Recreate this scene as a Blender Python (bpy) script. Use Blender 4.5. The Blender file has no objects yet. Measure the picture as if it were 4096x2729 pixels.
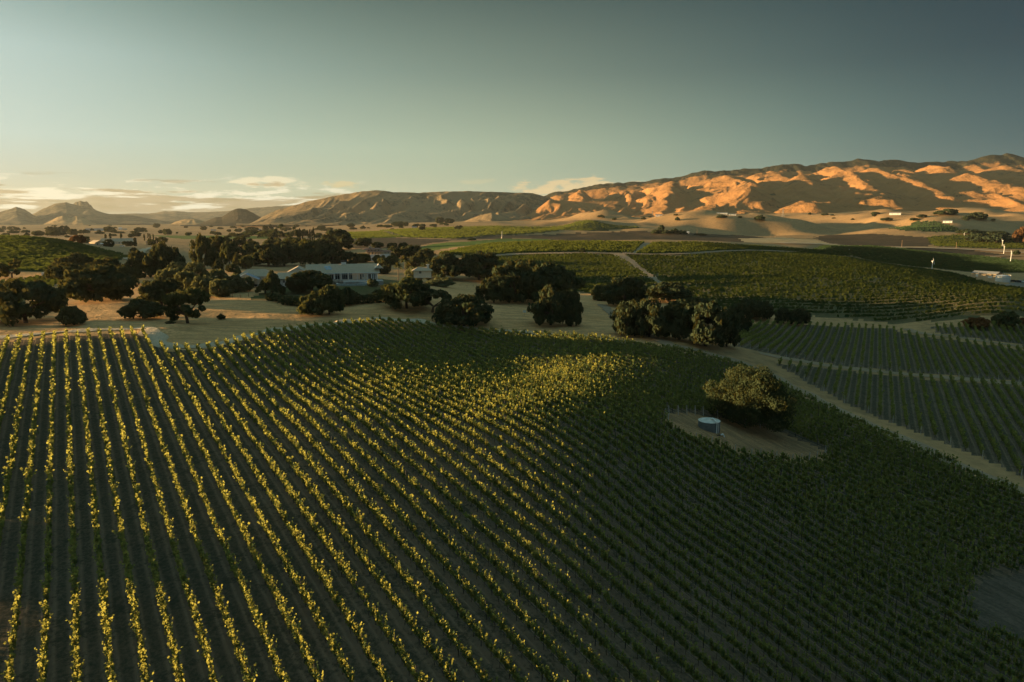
import bpy, bmesh, math, random
import numpy as np
from mathutils import Vector, Matrix
random.seed(7)
rng = np.random.default_rng(11)
R = math.radians
scene = bpy.context.scene
COL = scene.collection

# ------------------------------------------------------------------ camera
# the drone hovers at the world origin height CZ, looking along +Y, tilted down
CZ = 46.0
F = 683.0
HZ = 219.0                               # horizon line of a 1024x682 frame
TH = math.atan((341.0 - HZ) / F)
cam_d = bpy.data.cameras.new('camera'); cam = bpy.data.objects.new('camera', cam_d)
COL.objects.link(cam); cam.location = (0, 0, CZ)
cam.rotation_euler = (math.pi / 2 - TH, 0, 0)
cam_d.sensor_width = 36.0; cam_d.lens = 36.0 * F / 1024.0
cam_d.clip_start = 1.0; cam_d.clip_end = 60000.0
scene.camera = cam
scene.render.resolution_x = 1024; scene.render.resolution_y = 682

# ------------------------------------------------------------------ light
SUN_AZ, SUN_EL = -84.0, 4.3
GLOW_AZ = -57.0                          # degrees, azimuth from the view direction (left is negative)
def srgb(r, g, b, k=1.0):
    f = lambda c: ((c / 255 + 0.055) / 1.055) ** 2.4 if c > 10 else c / 255 / 12.92
    return (f(r) * k, f(g) * k, f(b) * k, 1.0)
sun_d = bpy.data.lights.new('sun', 'SUN'); sun = bpy.data.objects.new('sun', sun_d)
COL.objects.link(sun)
sun_d.energy = 5.0; sun_d.angle = R(0.6); sun_d.color = (1.0, 0.66, 0.31)
sdir = Vector((math.sin(R(SUN_AZ)) * math.cos(R(SUN_EL)), math.cos(R(SUN_AZ)) * math.cos(R(SUN_EL)), math.sin(R(SUN_EL))))
sun.rotation_euler = sdir.to_track_quat('Z', 'Y').to_euler()
sun.location = (-200, 100, 150)

world = bpy.data.worlds.new('World'); scene.world = world; world.use_nodes = True
WN = world.node_tree; WN.nodes.clear()
def wn(t, **kw):
    n = WN.nodes.new(t)
    for k, v in kw.items(): setattr(n, k, v)
    return n
def wl(a, b): WN.links.new(a, b)
def wmath(op, a, b=None, c=None):
    n = wn('ShaderNodeMath', operation=op)
    for i, s in enumerate((a, b, c)):
        if s is None: continue
        if isinstance(s, (int, float)): n.inputs[i].default_value = s
        else: wl(s, n.inputs[i])
    return n.outputs[0]
def wrange(x, a, b, c=0.0, d=1.0, smooth=True):
    n = wn('ShaderNodeMapRange'); n.interpolation_type = 'SMOOTHSTEP' if smooth else 'LINEAR'
    wl(x, n.inputs['Value'])
    for nm, v in (('From Min', a), ('From Max', b), ('To Min', c), ('To Max', d)): n.inputs[nm].default_value = v
    return n.outputs['Result']
def wmix(f, a, b, mode='MIX'):
    n = wn('ShaderNodeMix', data_type='RGBA', blend_type=mode)
    for s, k in ((f, 0), (a, 6), (b, 7)):
        if isinstance(s, (int, float)): n.inputs[k].default_value = s
        elif isinstance(s, tuple): n.inputs[k].default_value = s
        else: wl(s, n.inputs[k])
    return n.outputs[2]
out = wn('ShaderNodeOutputWorld'); bg = wn('ShaderNodeBackground')
sky = wn('ShaderNodeTexSky', sky_type='NISHITA'); sky.sun_disc = False
sky.sun_elevation = R(SUN_EL); sky.sun_rotation = R(SUN_AZ)
sky.air_density = 1.2; sky.dust_density = 2.0; sky.ozone_density = 3.0
tc = wn('ShaderNodeTexCoord'); sep = wn('ShaderNodeSeparateXYZ'); wl(tc.outputs['Generated'], sep.inputs[0])
az = wmath('MULTIPLY', wmath('ARCTAN2', sep.outputs[0], sep.outputs[1]), 180 / math.pi)
el = wmath('MULTIPLY', wmath('ARCSINE', sep.outputs[2]), 180 / math.pi)
# azimuth away from the sun, 0..180, folded so the sky is the same on both sides of it
da = wmath('ABSOLUTE', wmath('SUBTRACT', wmath('MODULO', wmath('ADD', az, 720 + 180 - GLOW_AZ), 360), 180))
def tier(stops):
    n = wn('ShaderNodeValToRGB'); cr = n.color_ramp; cr.interpolation = 'B_SPLINE'
    wl(wmath('DIVIDE', da, 180.0), n.inputs[0])
    while len(cr.elements) < len(stops): cr.elements.new(0.5)
    for e, (p, c) in zip(cr.elements, stops):
        e.position = p / 180; e.color = srgb(*c)
    return n.outputs[0]
#         sun side ............ frame left, ..., frame right ................ behind
A = [0, 21, 37, 57, 77, 95, 130, 180]
T1 = tier(list(zip(A, [(194, 190, 166), (180, 182, 160), (172, 182, 158), (164, 180, 158), (122, 148, 140), (52, 94, 104), (76, 98, 104), (78, 98, 106)])))
T5 = tier(list(zip(A, [(210, 220, 208), (186, 204, 196), (164, 184, 166), (158, 174, 149), (104, 132, 124), (18, 64, 82), (62, 88, 98), (70, 92, 102)])))
T11 = tier(list(zip(A, [(200, 214, 210), (176, 198, 192), (128, 152, 142), (114, 131, 117), (66, 92, 93), (0, 37, 55), (54, 80, 92), (64, 88, 100)])))
T16 = tier(list(zip(A, [(156, 180, 176), (112, 142, 134), (88, 110, 103), (76, 95, 88), (40, 66, 71), (0, 27, 42), (52, 78, 90), (64, 88, 100)])))
TZ = srgb(116, 158, 166)
c = wmix(wrange(el, 1.0, 5.6, smooth=False), T1, T5)
c = wmix(wrange(el, 5.6, 11.2, smooth=False), c, T11)
c = wmix(wrange(el, 11.2, 16.4, smooth=False), c, T16)
c = wmix(wrange(el, 18, 75), c, TZ)
# --- low clouds: stretched noise in azimuth/elevation
def cloud_noise(sx, sy, det, seed, rough=0.6):
    v = wn('ShaderNodeCombineXYZ'); wl(wmath('MULTIPLY', az, sx), v.inputs[0]); wl(wmath('MULTIPLY', el, sy), v.inputs[1]); v.inputs[2].default_value = seed
    n = wn('ShaderNodeTexNoise'); n.inputs['Scale'].default_value = 1.0; n.inputs['Detail'].default_value = det
    n.inputs['Roughness'].default_value = rough
    wl(v.outputs[0], n.inputs['Vector']); return n.outputs['Fac']
CL1 = cloud_noise(0.34, 1.9, 9, 3.1)
CL2 = cloud_noise(0.22, 2.6, 8, 9.4)
mel = wmath('MULTIPLY', wrange(el, 0.0, 0.6), wrange(el, 2.2, 3.6, 1, 0))
maz = wrange(az, -16, -9, 1, 0)
bright = wmath('MULTIPLY', wrange(wmath('ADD', CL1, wrange(el, 1.0, 3.4, 0.08, -0.10)), 0.48, 0.57), wmath('MULTIPLY', mel, maz))
c = wmix(wmath('MULTIPLY', bright, 0.85), c, srgb(232, 228, 204))
dark = wmath('MULTIPLY', wrange(wmath('ADD', CL2, wrange(el, 0.8, 2.6, 0.10, -0.06)), 0.51, 0.60), wmath('MULTIPLY', mel, maz))
c = wmix(wmath('MULTIPLY', dark, 0.8), c, srgb(138, 122, 88))
# two separate puffs and the fog bank pouring over the ridge
def puff(a0, a1, e0, e1, soft, noise, thr, colr, k):
    ca, ce = (a0 + a1) / 2, (e0 + e1) / 2
    da_ = wmath('DIVIDE', wmath('SUBTRACT', az, ca), (a1 - a0) / 2); de_ = wmath('DIVIDE', wmath('SUBTRACT', el, ce), (e1 - e0) / 2)
    d = wmath('ADD', wmath('MULTIPLY', da_, da_), wmath('MULTIPLY', de_, de_))
    m = wrange(wmath('ADD', d, wmath('MULTIPLY', wmath('SUBTRACT', noise, 0.5), thr)), 1.0, soft, 0.0, 1.0)
    return wmath('MULTIPLY', m, k), colr
CL3 = cloud_noise(0.55, 2.4, 6, 1.7)
for a0, a1, e0, e1, col_, k in ((-22.2, -16.2, 2.35, 3.3, (226, 218, 186), .85), (-20.8, -17.2, 2.45, 2.85, (160, 138, 98), .75), (-15.4, -12.0, 2.45, 3.05, (205, 190, 145), .8),
                                (0.2, 10.8, 1.5, 3.35, (222, 196, 148), .85), (-4.5, -1.0, 2.8, 3.3, (196, 190, 152), .4)):
    m, col_ = puff(a0, a1, e0, e1, 0.2, CL3, 4.6, srgb(*col_), k)
    c = wmix(m, c, col_)
# below the horizon: dull ground colour
c = wmix(wrange(el, -0.6, -3.0), c, srgb(70, 68, 56))
add = wmix(1.0, c, wmix(1.0, sky.outputs[0], (0.012, 0.012, 0.012, 1), 'MULTIPLY'), 'ADD')
wl(add, bg.inputs['Color']); bg.inputs['Strength'].default_value = 0.34
wl(bg.outputs[0], out.inputs['Surface'])
world.cycles.sampling_method = 'MANUAL'; world.cycles.sample_map_resolution = 1024

vs = scene.view_settings
vs.view_transform = 'Standard'; vs.look = 'None'; vs.exposure = 1.65; vs.gamma = 1.0; vs.use_curve_mapping = False
cy = scene.cycles
cy.use_denoising = True; cy.denoising_prefilter = "ACCURATE"; cy.sample_clamp_direct = 4.0; cy.sample_clamp_indirect = 2.0; cy.max_bounces = 5; cy.diffuse_bounces = 3; cy.transmission_bounces = 3; cy.volume_bounces = 0
cy.transparent_max_bounces = 8; cy.glossy_bounces = 2; cy.caustics_reflective = False; cy.caustics_refractive = False

# ------------------------------------------------------------------ small helpers
def pix_dir(u, v):
    a = (v - 341.0) / F
    y = math.cos(TH) - a * math.sin(TH)
    return ((u - 512.0) / F / y, (-math.sin(TH) - a * math.cos(TH)) / y)     # x and z for y = 1
def _hash(ix, iy, s):
    n = (ix.astype(np.int64) * 374761393 + iy.astype(np.int64) * 668265263 + s * 1442695041) & 0xffffffff
    n = ((n ^ (n >> 13)) * 1274126177) & 0xffffffff
    return ((n ^ (n >> 16)) & 0xffff) / 65535.0
def vnoise(x, y, s=0):
    x = np.asarray(x, float); y = np.asarray(y, float)
    ix = np.floor(x); iy = np.floor(y); fx = x - ix; fy = y - iy
    fx = fx * fx * fx * (fx * (fx * 6 - 15) + 10); fy = fy * fy * fy * (fy * (fy * 6 - 15) + 10)
    ix = ix.astype(np.int64); iy = iy.astype(np.int64)
    a = _hash(ix, iy, s); b = _hash(ix + 1, iy, s); c_ = _hash(ix, iy + 1, s); d = _hash(ix + 1, iy + 1, s)
    return (a * (1 - fx) + b * fx) * (1 - fy) + (c_ * (1 - fx) + d * fx) * fy
def fbm(x, y, o=4, s=0, g=0.5):
    t = 0; a = 1; n = 0
    for i in range(o):
        t = t + a * vnoise(x * 2 ** i + i * 13.7, y * 2 ** i - i * 7.3, s + i); n += a; a *= g
    return t / n
def ridged(x, y, o=4, s=0, g=0.5):
    t = 0; a = 1; n = 0
    for i in range(o):
        t = t + a * (1 - np.abs(2 * vnoise(x * 2 ** i + i * 5.1, y * 2 ** i + i * 9.2, s + i) - 1)); n += a; a *= g
    return t / n
def np_mesh(name, verts, faces, mats=None, smooth=False, mat_idx=None):
    """verts (n,3), faces (m,k) with k = 3 or 4"""
    verts = np.asarray(verts, np.float32); faces = np.asarray(faces, np.int32)
    me = bpy.data.meshes.new(name); k = faces.shape[1]
    me.vertices.add(len(verts)); me.vertices.foreach_set('co', verts.ravel())
    me.loops.add(faces.size); me.loops.foreach_set('vertex_index', faces.ravel())
    me.polygons.add(len(faces)); me.polygons.foreach_set('loop_start', np.arange(0, faces.size, k, dtype=np.int32))
    if smooth: me.polygons.foreach_set('use_smooth', np.ones(len(faces), bool))
    for m in (mats or []): me.materials.append(m)
    if mat_idx is not None: me.polygons.foreach_set('material_index', np.asarray(mat_idx, np.int32))
    me.update(calc_edges=True)
    return me
def link(name, me, parent=None, **props):
    o = bpy.data.objects.new(name, me); COL.objects.link(o)
    if parent is not None: o.parent = parent
    for k, v in props.items(): o[k] = v
    return o
def struct(name, me): return link(name, me, kind='structure')
def thing(name, label, cat, loc=(0, 0, 0), rz=0.0, group=None, sc=None):
    o = bpy.data.objects.new(name, None); COL.objects.link(o); o.empty_display_size = 0.5
    o.location = loc; o.rotation_euler = (0, 0, rz)
    if sc is not None: o.scale = sc
    o['label'] = label; o['category'] = cat
    if group: o['group'] = group
    return o
class MB:
    """collects simple solids into one mesh"""
    def __init__(s): s.v = []; s.f = []
    def add(s, vs, fs):
        n = len(s.v); s.v += [tuple(p) for p in vs]; s.f += [tuple(i + n for i in f) for f in fs]; return s
    def box(s, x0, x1, y0, y1, z0, z1):
        return s.add([(x0, y0, z0), (x1, y0, z0), (x1, y1, z0), (x0, y1, z0), (x0, y0, z1), (x1, y0, z1), (x1, y1, z1), (x0, y1, z1)],
                     [(0, 3, 2, 1), (4, 5, 6, 7), (0, 1, 5, 4), (1, 2, 6, 5), (2, 3, 7, 6), (3, 0, 4, 7)])
    def tube(s, p0, p1, r0, r1=None, n=8, cap=True):
        r1 = r0 if r1 is None else r1
        p0 = Vector(p0); p1 = Vector(p1); d = (p1 - p0).normalized()
        a = d.orthogonal().normalized(); b = d.cross(a)
        vs = [p0 + (a * math.cos(t) + b * math.sin(t)) * r0 for t in [2 * math.pi * i / n for i in range(n)]]
        vs += [p1 + (a * math.cos(t) + b * math.sin(t)) * r1 for t in [2 * math.pi * i / n for i in range(n)]]
        fs = [(i, (i + 1) % n, n + (i + 1) % n, n + i) for i in range(n)]
        if cap: fs += [tuple(range(n - 1, -1, -1)), tuple(range(n, 2 * n))]
        return s.add(vs, fs)
    def prism(s, pts, z0, z1):
        n = len(pts)
        return s.add([(x, y, z0) for x, y in pts] + [(x, y, z1) for x, y in pts],
                     [(i, (i + 1) % n, n + (i + 1) % n, n + i) for i in range(n)] + [tuple(range(n - 1, -1, -1)), tuple(range(n, 2 * n))])
    def mesh(s, name, mat, smooth=False):
        me = bpy.data.meshes.new(name); me.from_pydata(s.v, [], s.f); me.materials.append(mat)
        if smooth:
            for p in me.polygons: p.use_smooth = True
        me.update(); return me
    def part(s, name, mat, parent, smooth=False, **props): return link(name, s.mesh(name, mat, smooth), parent, **props)

# ------------------------------------------------------------------ materials
class NT:
    def __init__(s, name):
        s.m = bpy.data.materials.new(name); s.m.use_nodes = True; s.t = s.m.node_tree; s.t.nodes.clear()
        s.out = s.n('ShaderNodeOutputMaterial')
    def n(s, t, **kw):
        x = s.t.nodes.new(t)
        for k, v in kw.items(): setattr(x, k, v)
        return x
    def l(s, a, b): s.t.links.new(a, b)
    def put(s, sock, v):
        if v is None: return
        if isinstance(v, (int, float, tuple, list)): sock.default_value = v
        else: s.l(v, sock)
    def pos(s):
        if not hasattr(s, 'g'): s.g = s.n('ShaderNodeNewGeometry').outputs['Position']
        return s.g
    def noise(s, scale, det=4, rough=0.55, vec=None, stretch=None, rot=0.0, dist=0.0):
        v = vec or s.pos()
        if stretch or rot:
            mp = s.n('ShaderNodeMapping'); s.l(v, mp.inputs[0]); mp.vector_type = 'TEXTURE'; mp.inputs['Scale'].default_value = stretch or (1, 1, 1)
            mp.inputs['Rotation'].default_value = (0, 0, rot); v = mp.outputs[0]
        x = s.n('ShaderNodeTexNoise'); s.l(v, x.inputs['Vector']); x.inputs['Scale'].default_value = scale
        x.inputs['Detail'].default_value = det; x.inputs['Roughness'].default_value = rough; x.inputs['Distortion'].default_value = dist
        return x.outputs['Fac']
    def rng(s, x, a, b, c=0.0, d=1.0):
        n = s.n('ShaderNodeMapRange'); s.put(n.inputs['Value'], x)
        for k, v in (('From Min', a), ('From Max', b), ('To Min', c), ('To Max', d)): n.inputs[k].default_value = v
        return n.outputs['Result']
    def math(s, op, a, b=None):
        n = s.n('ShaderNodeMath', operation=op); s.put(n.inputs[0], a); s.put(n.inputs[1], b); return n.outputs[0]
    def mix(s, f, a, b, mode='MIX'):
        n = s.n('ShaderNodeMix', data_type='RGBA', blend_type=mode); s.put(n.inputs[0], f); s.put(n.inputs[6], a); s.put(n.inputs[7], b); return n.outputs[2]
    def bump(s, h, strength=0.5, dist=0.3):
        n = s.n('ShaderNodeBump'); n.inputs['Strength'].default_value = strength; n.inputs['Distance'].default_value = dist
        s.l(h, n.inputs['Height']); return n.outputs[0]
    def surf(s, colr, rough=0.9, normal=None, spec=0.15, metal=0.0):
        b = s.n('ShaderNodeBsdfPrincipled'); s.put(b.inputs['Base Color'], colr); s.put(b.inputs['Roughness'], rough)
        b.inputs['Specular IOR Level'].default_value = spec; b.inputs['Metallic'].default_value = metal
        if normal is not None: s.l(normal, b.inputs['Normal'])
        s.l(b.outputs[0], s.out.inputs['Surface']); return s.m
def C4(r, g, b): return (r, g, b, 1.0)
def plain(name, colr, rough=0.7, spec=0.3, metal=0.0, var=0.15, sc=1.5):
    t = NT(name); n = t.noise(sc, 5, 0.6)
    dk = tuple(x * (1 - var * 2) for x in colr[:3]) + (1,); lt = tuple(min(1, x * (1 + var)) for x in colr[:3]) + (1,)
    return t.surf(t.mix(t.rng(n, 0.3, 0.7), dk, lt), rough, None, spec, metal)
def ground_mat(name, c1, c2, c3, big=0.02, mid=0.25, fine=2.0, rowrot=None, bump=0.4, streak=None):
    """patchy ground: two colours over a large scale, a third in fine clumps"""
    t = NT(name)
    b = t.rng(t.noise(big, 4, 0.6), 0.35, 0.65); m = t.rng(t.noise(mid, 5, 0.65, dist=0.4), 0.3, 0.7); f = t.noise(fine, 4, 0.7)
    colr = t.mix(b, c1, c2); colr = t.mix(t.math('MULTIPLY', t.rng(f, 0.42, 0.62), t.rng(m, 0, 1, 0.25, 0.9)), colr, c3)
    if streak:
        st = t.noise(streak[1], 3, 0.6, stretch=(1, streak[2], 1), rot=streak[0])
        colr = t.mix(t.rng(st, 0.42, 0.62, 0, 0.7), colr, c3)
    h = t.math('ADD', f, t.math('MULTIPLY', m, 2.0))
    return t.surf(colr, 0.95, t.bump(h, bump, 0.35), 0.05)
def leaf_mat(name, c1, c2, trans, tw=0.45, sc=0.7):
    t = NT(name)
    oi = t.n('ShaderNodeObjectInfo').outputs['Random']
    f = t.rng(t.noise(sc, 3, 0.7), 0.3, 0.7)
    colr = t.mix(f, c1, c2); colr = t.mix(t.rng(oi, 0, 1, 0.0, 0.35), colr, c2)
    tr = t.mix(f, trans, tuple(x * 0.6 for x in trans[:3]) + (1,))
    d = t.n('ShaderNodeBsdfDiffuse'); t.l(colr, d.inputs[0]); x = t.n('ShaderNodeBsdfTranslucent'); t.l(tr, x.inputs[0])
    mx = t.n('ShaderNodeMixShader'); mx.inputs[0].default_value = tw; t.l(d.outputs[0], mx.inputs[1]); t.l(x.outputs[0], mx.inputs[2])
    t.l(mx.outputs[0], t.out.inputs['Surface']); return t.m
# ------------------------------------------------------------------ terrain height
# control points: (frame column, what, value, distance ahead); 'v' = seen at that frame row, 'z' = metres below the camera
CP = [(-120,'z',-40,30),(512,'z',-40.5,30),(1150,'z',-43.5,30),(-120,'z',-39,52),(200,'z',-39,52),(500,'z',-39,52),(760,'z',-41,53),(1000,'z',-45,58.5),(1150,'z',-47,64),
(-60,'z',-36,88),(200,'z',-36,88),(490,'z',-36,88),(690,'z',-39.2,90),(880,'z',-44,92),(1060,'z',-47,96),
(60,'z',-34,115),(320,'z',-33.7,115),(512,'z',-33,114),(600,'z',-34.3,117),(711,'z',-38,120),(800,'z',-41.8,123),(860,'z',-43.5,122),(1024,'z',-46.5,112),
(300,'z',-33.6,150),(512,'z',-36.0,153),(640,'z',-36.0,150),(740,'z',-40.2,154),(840,'z',-43.4,161),(1000,'z',-46.3,160),
(-100,'z',-29.3,180),(55,'z',-29.8,176),(142,'z',-29.8,177),(337,'z',-30.9,200),(388,'z',-31.0,214),(442,'z',-32.5,215),(516,'z',-34.1,209),(600,'z',-34.2,197),(697,'z',-35.6,190),(780,'z',-40.8,199),
(860,'z',-43.8,208),(1000,'z',-46,214),(1150,'z',-47,214),(760,'z',-42.6,278),(900,'z',-44.6,291),(1050,'z',-45.2,297),(1200,'z',-45,310),
(-80,'z',-28.5,230),(40,'z',-29.3,200),(109,'z',-28,240),(187,'z',-29.2,200),(270,'z',-28.3,240),(405,'z',-28.8,232),(300,'z',-27.8,295),(380,'z',-27.8,298),(463,'z',-30.5,230),(505,'z',-31.2,264),
(561,'z',-33.8,224),(640,'z',-36.5,262),(570,'z',-36.5,310),(172,'z',-28,306),(13,'z',-28,330),(440,'z',-33,330),(360,'z',-29.5,350),(200,'z',-29.5,380),(700,'z',-40,300),
(30,'z',-27.5,400),(131,'z',-27.5,440),(20,'z',-15.0,610),(-80,'z',-13,620),(95,'z',-22,570),(160,'z',-31,600),(20,'z',-28,830),(-120,'z',-27,400),
(125,'z',-31,800),(230,'z',-33,500),(340,'z',-35,480),(300,'z',-33,800),(420,'v',252,640),(450,'v',262,520),
(470,'z',-39,410),(600,'v',290,390),(760,'v',291,360),(900,'v',302,330),(1024,'v',302,315),(760,'v',263,520),(620,'v',258,540),(700,'v',256.5,560),(846,'v',258.5,610),(931,'v',272,515),(985,'v',284.5,440),(1060,'v',296,385),(846,'z',-43,760),(900,'z',-46,650),(960,'z',-45.5,570),(1010,'z',-45,495),(1100,'z',-45,480),
(985,'v',262.7,735),(1004,'v',254.4,890),(1100,'z',-45,700),(900,'v',250,930),(780,'v',249,760),(640,'v',248,640),
(450,'v',247,690),(520,'v',241.5,740),(640,'v',240.8,760),(740,'v',243.5,770),(820,'v',247,800),(930,'v',247.5,1010),(1024,'v',251,960),
(430,'z',-33,1000),(560,'z',-33,1020),(700,'z',-35,1050),(540,'v',237,1330),(700,'v',239,1340),(800,'v',242,1250),(880,'v',243,1230),(1020,'v',246,1150),
(380,'v',236.5,1350),(480,'v',231,1650),(600,'v',230,1750),(560,'v',226.8,2000),(420,'v',229,1750),(680,'v',233,1500),(760,'v',236,1450),(860,'v',236,1450),(920,'v',237,1400),(1010,'v',240,1350),
(700,'v',226,1850),(788,'v',216,2050),(740,'v',219,2000),(850,'v',224,1750),(868,'v',228,1600),(925,'v',221.8,1750),(985,'v',229,1600),(1024,'v',232,1650),(800,'z',-10,2350),(925,'z',-14,2050),
(1024,'v',219,2350),(900,'v',214,2700),(1024,'v',213.5,2900),(760,'v',215,2900),(640,'v',219,2700),(1150,'v',214,2900),(1150,'v',225,2000),(1150,'z',-44,1200),
(540,'v',221.5,2900),(440,'v',222.5,2900),(540,'z',-12,4600),(440,'z',-20,4600),(750,'z',10,4600),(1000,'z',20,4600),
(300,'z',-36,1300),(150,'z',-36,1300),(0,'z',-37,1300),(-120,'z',-37,1300),(380,'z',-34,2000),(250,'z',-40,2200),(100,'z',-42,2400),(-100,'z',-42,2400),(300,'z',-44,4600),(100,'z',-46,4600),(-120,'z',-46,4600)]
pts, val = [], []
for u, w, q, Y in CP:
    if w == 'v': X, s_ = pix_dir(u, q); zz = s_ * Y
    else: X = (u - 512) / F / 1.0; zz = q
    pts.append((X * 4.0, math.log(Y) * 2.2)); val.append(zz)
pts = np.array(pts); val = np.array(val)
def _k(d2): return np.where(d2 > 1e-12, 0.5 * d2 * np.log(np.maximum(d2, 1e-12)), 0.0)
n_ = len(pts); D2 = ((pts[:, None] - pts[None]) ** 2).sum(-1)
Mx = np.zeros((n_ + 3, n_ + 3)); Mx[:n_, :n_] = _k(D2) + np.eye(n_) * 0.01
Mx[:n_, n_] = 1; Mx[:n_, n_ + 1:] = pts; Mx[n_, :n_] = 1; Mx[n_ + 1:, :n_] = pts.T
wgt = np.linalg.solve(Mx, np.concatenate([val, np.zeros(3)]))
GX = np.linspace(-1.5, 1.5, 301); GL = np.linspace(math.log(18), math.log(6000), 361)
gx, gl = np.meshgrid(GX, GL, indexing='ij')
q_ = np.stack([gx.ravel() * 4.0, gl.ravel() * 2.2], 1); Hg = np.zeros(len(q_))
for i in range(0, len(q_), 20000):
    b = q_[i:i + 20000]; Hg[i:i + 20000] = _k(((b[:, None] - pts[None]) ** 2).sum(-1)) @ wgt[:n_] + wgt[n_] + b @ wgt[n_ + 1:]
Hg = Hg.reshape(gx.shape)
def H(x, y):
    """ground height (world z) at plan position"""
    x = np.asarray(x, float); y = np.maximum(np.asarray(y, float), 19.0)
    X = np.clip(x / y, -1.49, 1.49); L = np.clip(np.log(y), GL[0], GL[-1] - 1e-6)
    fx = (X - GX[0]) / (GX[1] - GX[0]); fl = (L - GL[0]) / (GL[1] - GL[0])
    i = np.floor(fx).astype(int); j = np.floor(fl).astype(int); fx = fx - i; fl = fl - j
    z = (Hg[i, j] * (1 - fx) + Hg[i + 1, j] * fx) * (1 - fl) + (Hg[i, j + 1] * (1 - fx) + Hg[i + 1, j + 1] * fx) * fl
    z = z + (fbm(x / 23, y / 23, 3, 5) - 0.5) * 0.8 + (fbm(x / 260, y / 260, 3, 9) - 0.5) * 5.0 * np.clip((y - 420) / 500, 0, 1) * np.clip((6000 - y) / 500, 0, 1)
    z = z + 1.6 * np.exp(-((x + 92) ** 2 / 70 + (y - 183) ** 2 / 40))
    z = z + (fbm(x / 300, y / 330, 3, 19) - 0.5) * 92.0 * np.clip((X + .02) / .12, 0, 1) * np.clip((y - 1350) / 450, 0, 1) * np.clip((3300 - y) / 500, 0, 1)
    return z + CZ
def hz(x, y): return float(H(x, y))
def hit(u, v, y0=24.0, y1=5000.0):
    """plan position where the sight line through (u, v) first meets the ground"""
    X, s_ = pix_dir(u, v)
    Y = np.exp(np.linspace(math.log(y0), math.log(y1), 2400)); below = H(X * Y, Y) > CZ + s_ * Y
    k = int(np.argmax(below)) if below.any() else len(Y) - 1
    if k == 0 or not below.any(): return (X * Y[k], Y[k])
    a, b = Y[k - 1], Y[k]
    for _ in range(12):
        m = (a + b) / 2
        if hz(X * m, m) > CZ + s_ * m: b = m
        else: a = m
    return (X * b, b)
def big(x, y): return (x / 2.2978, y / 2.2978)               # from the 2353-wide view
def poly(pts_, sc=big, y0=24.0): return np.array([hit(*sc(*p), y0) for p in pts_])
def inside(x, y, P):
    x = np.asarray(x); y = np.asarray(y); r = np.zeros(x.shape, bool); n = len(P)
    for i in range(n):
        x1, y1 = P[i]; x2, y2 = P[(i + 1) % n]
        if y1 == y2: continue
        c_ = ((y1 > y) != (y2 > y)) & (x < (x2 - x1) * (y - y1) / (y2 - y1) + x1); r ^= c_
    return r
# ------------------------------------------------------------------ what covers the ground
EDGE = [(-160,800),(0,788),(60,780),(150,772),(240,768),(330,764),(345,784),(380,806),(450,806),(530,792),(620,767),(700,757),(800,744),(870,738),(960,745),(1100,762),(1250,771),(1400,783),(1500,800),(1600,815),(1700,842),(1760,866),(1830,905),(1900,940),(2050,1010),(2200,1076),(2353,1142)]
edge = poly(EDGE)
P_near = np.vstack([edge, [(200, 60), (200, 20), (-200, 20), (-300, 120)]])
P_clear = poly([(1530,948),(1590,950),(1660,962),(1790,990),(1905,1040),(1912,1058),(1800,1062),(1700,1045),(1590,1010),(1530,975)])
P_bare = poly([(2235,1350),(2290,1318),(2400,1320),(2500,1400),(2450,1480),(2330,1475),(2235,1450),(2215,1400)])
P_lower = poly([(1775,832),(1900,848),(2100,868),(2300,884),(2420,894),(2420,1132),(2300,1070),(2150,1010),(2040,968),(1950,928),(1860,880)])
P_upper = poly([(1700,742),(1800,746),(1950,750),(2050,756),(2120,775),(2250,792),(2353,806),(2430,815),(2430,884),(2300,874),(2100,856),(1960,842),(1840,825),(1740,806),(1690,796)])
P_lit = poly([(2140,753),(2240,750),(2353,750),(2440,752),(2440,800),(2353,794),(2240,778),(2160,768)])
P_big1 = poly([(1130,592),(1250,586),(1350,584),(1418,590),(1455,612),(1480,630),(1505,650),(1530,680),(1400,680),(1250,660),(1100,640)], y0=360)
P_big2 = poly([(1440,588),(1560,590),(1700,580),(1800,582),(1960,592),(2140,622),(2230,640),(2300,660),(2440,670),(2440,738),(2200,745),(1900,728),(1750,720),(1600,705),(1545,680),(1518,650),(1490,628)], y0=285)
P_cresta = poly([(1010,583),(1120,562),(1250,556),(1350,556),(1480,558),(1455,583),(1350,579),(1200,582),(1060,588)], y0=440)
P_crestb = poly([(1498,560),(1600,558),(1700,565),(1800,570),(1880,578),(1700,576),(1600,582),(1460,584)], y0=440)
P_right = poly([(1830,582),(1900,566),(2000,566),(2120,578),(2250,590),(2353,602),(2440,610),(2440,658),(2330,655),(2240,634),(2140,616),(1960,588)], y0=600)
P_green = poly([(955,572),(1050,556),(1150,548),(1250,549),(1300,553),(1130,560),(1040,568),(990,578)], y0=440)
P_plow = poly([(1020,552),(1120,541),(1300,536),(1480,530),(1560,534),(1700,540),(1830,550),(1700,562),(1600,557),(1480,555),(1300,552),(1200,547)], y0=860)
P_plow2 = poly([(800,548),(880,546),(960,548),(1040,551),(960,566),(860,572),(800,570)], y0=500)
P_vine3 = poly([(870,530),(1000,524),(1150,520),(1300,517),(1480,523),(1400,528),(1250,534),(1120,541),(1040,549),(930,545)], y0=900)
P_vine4 = poly([(790,534),(868,532),(925,545),(810,548)], y0=600)
P_dome = poly([(2040,525),(2100,511),(2150,509),(2190,520),(2215,533),(2150,533),(2080,530)], y0=1200)
P_darkring = poly([(1870,545),(1960,538),(2050,540),(2130,545),(2150,556),(2130,566),(2000,567),(1920,563)], y0=1050)
P_tan = poly([(1700,548),(1800,545),(1880,552),(1935,562),(1860,570),(1790,572),(1740,562)], y0=1000)
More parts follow.
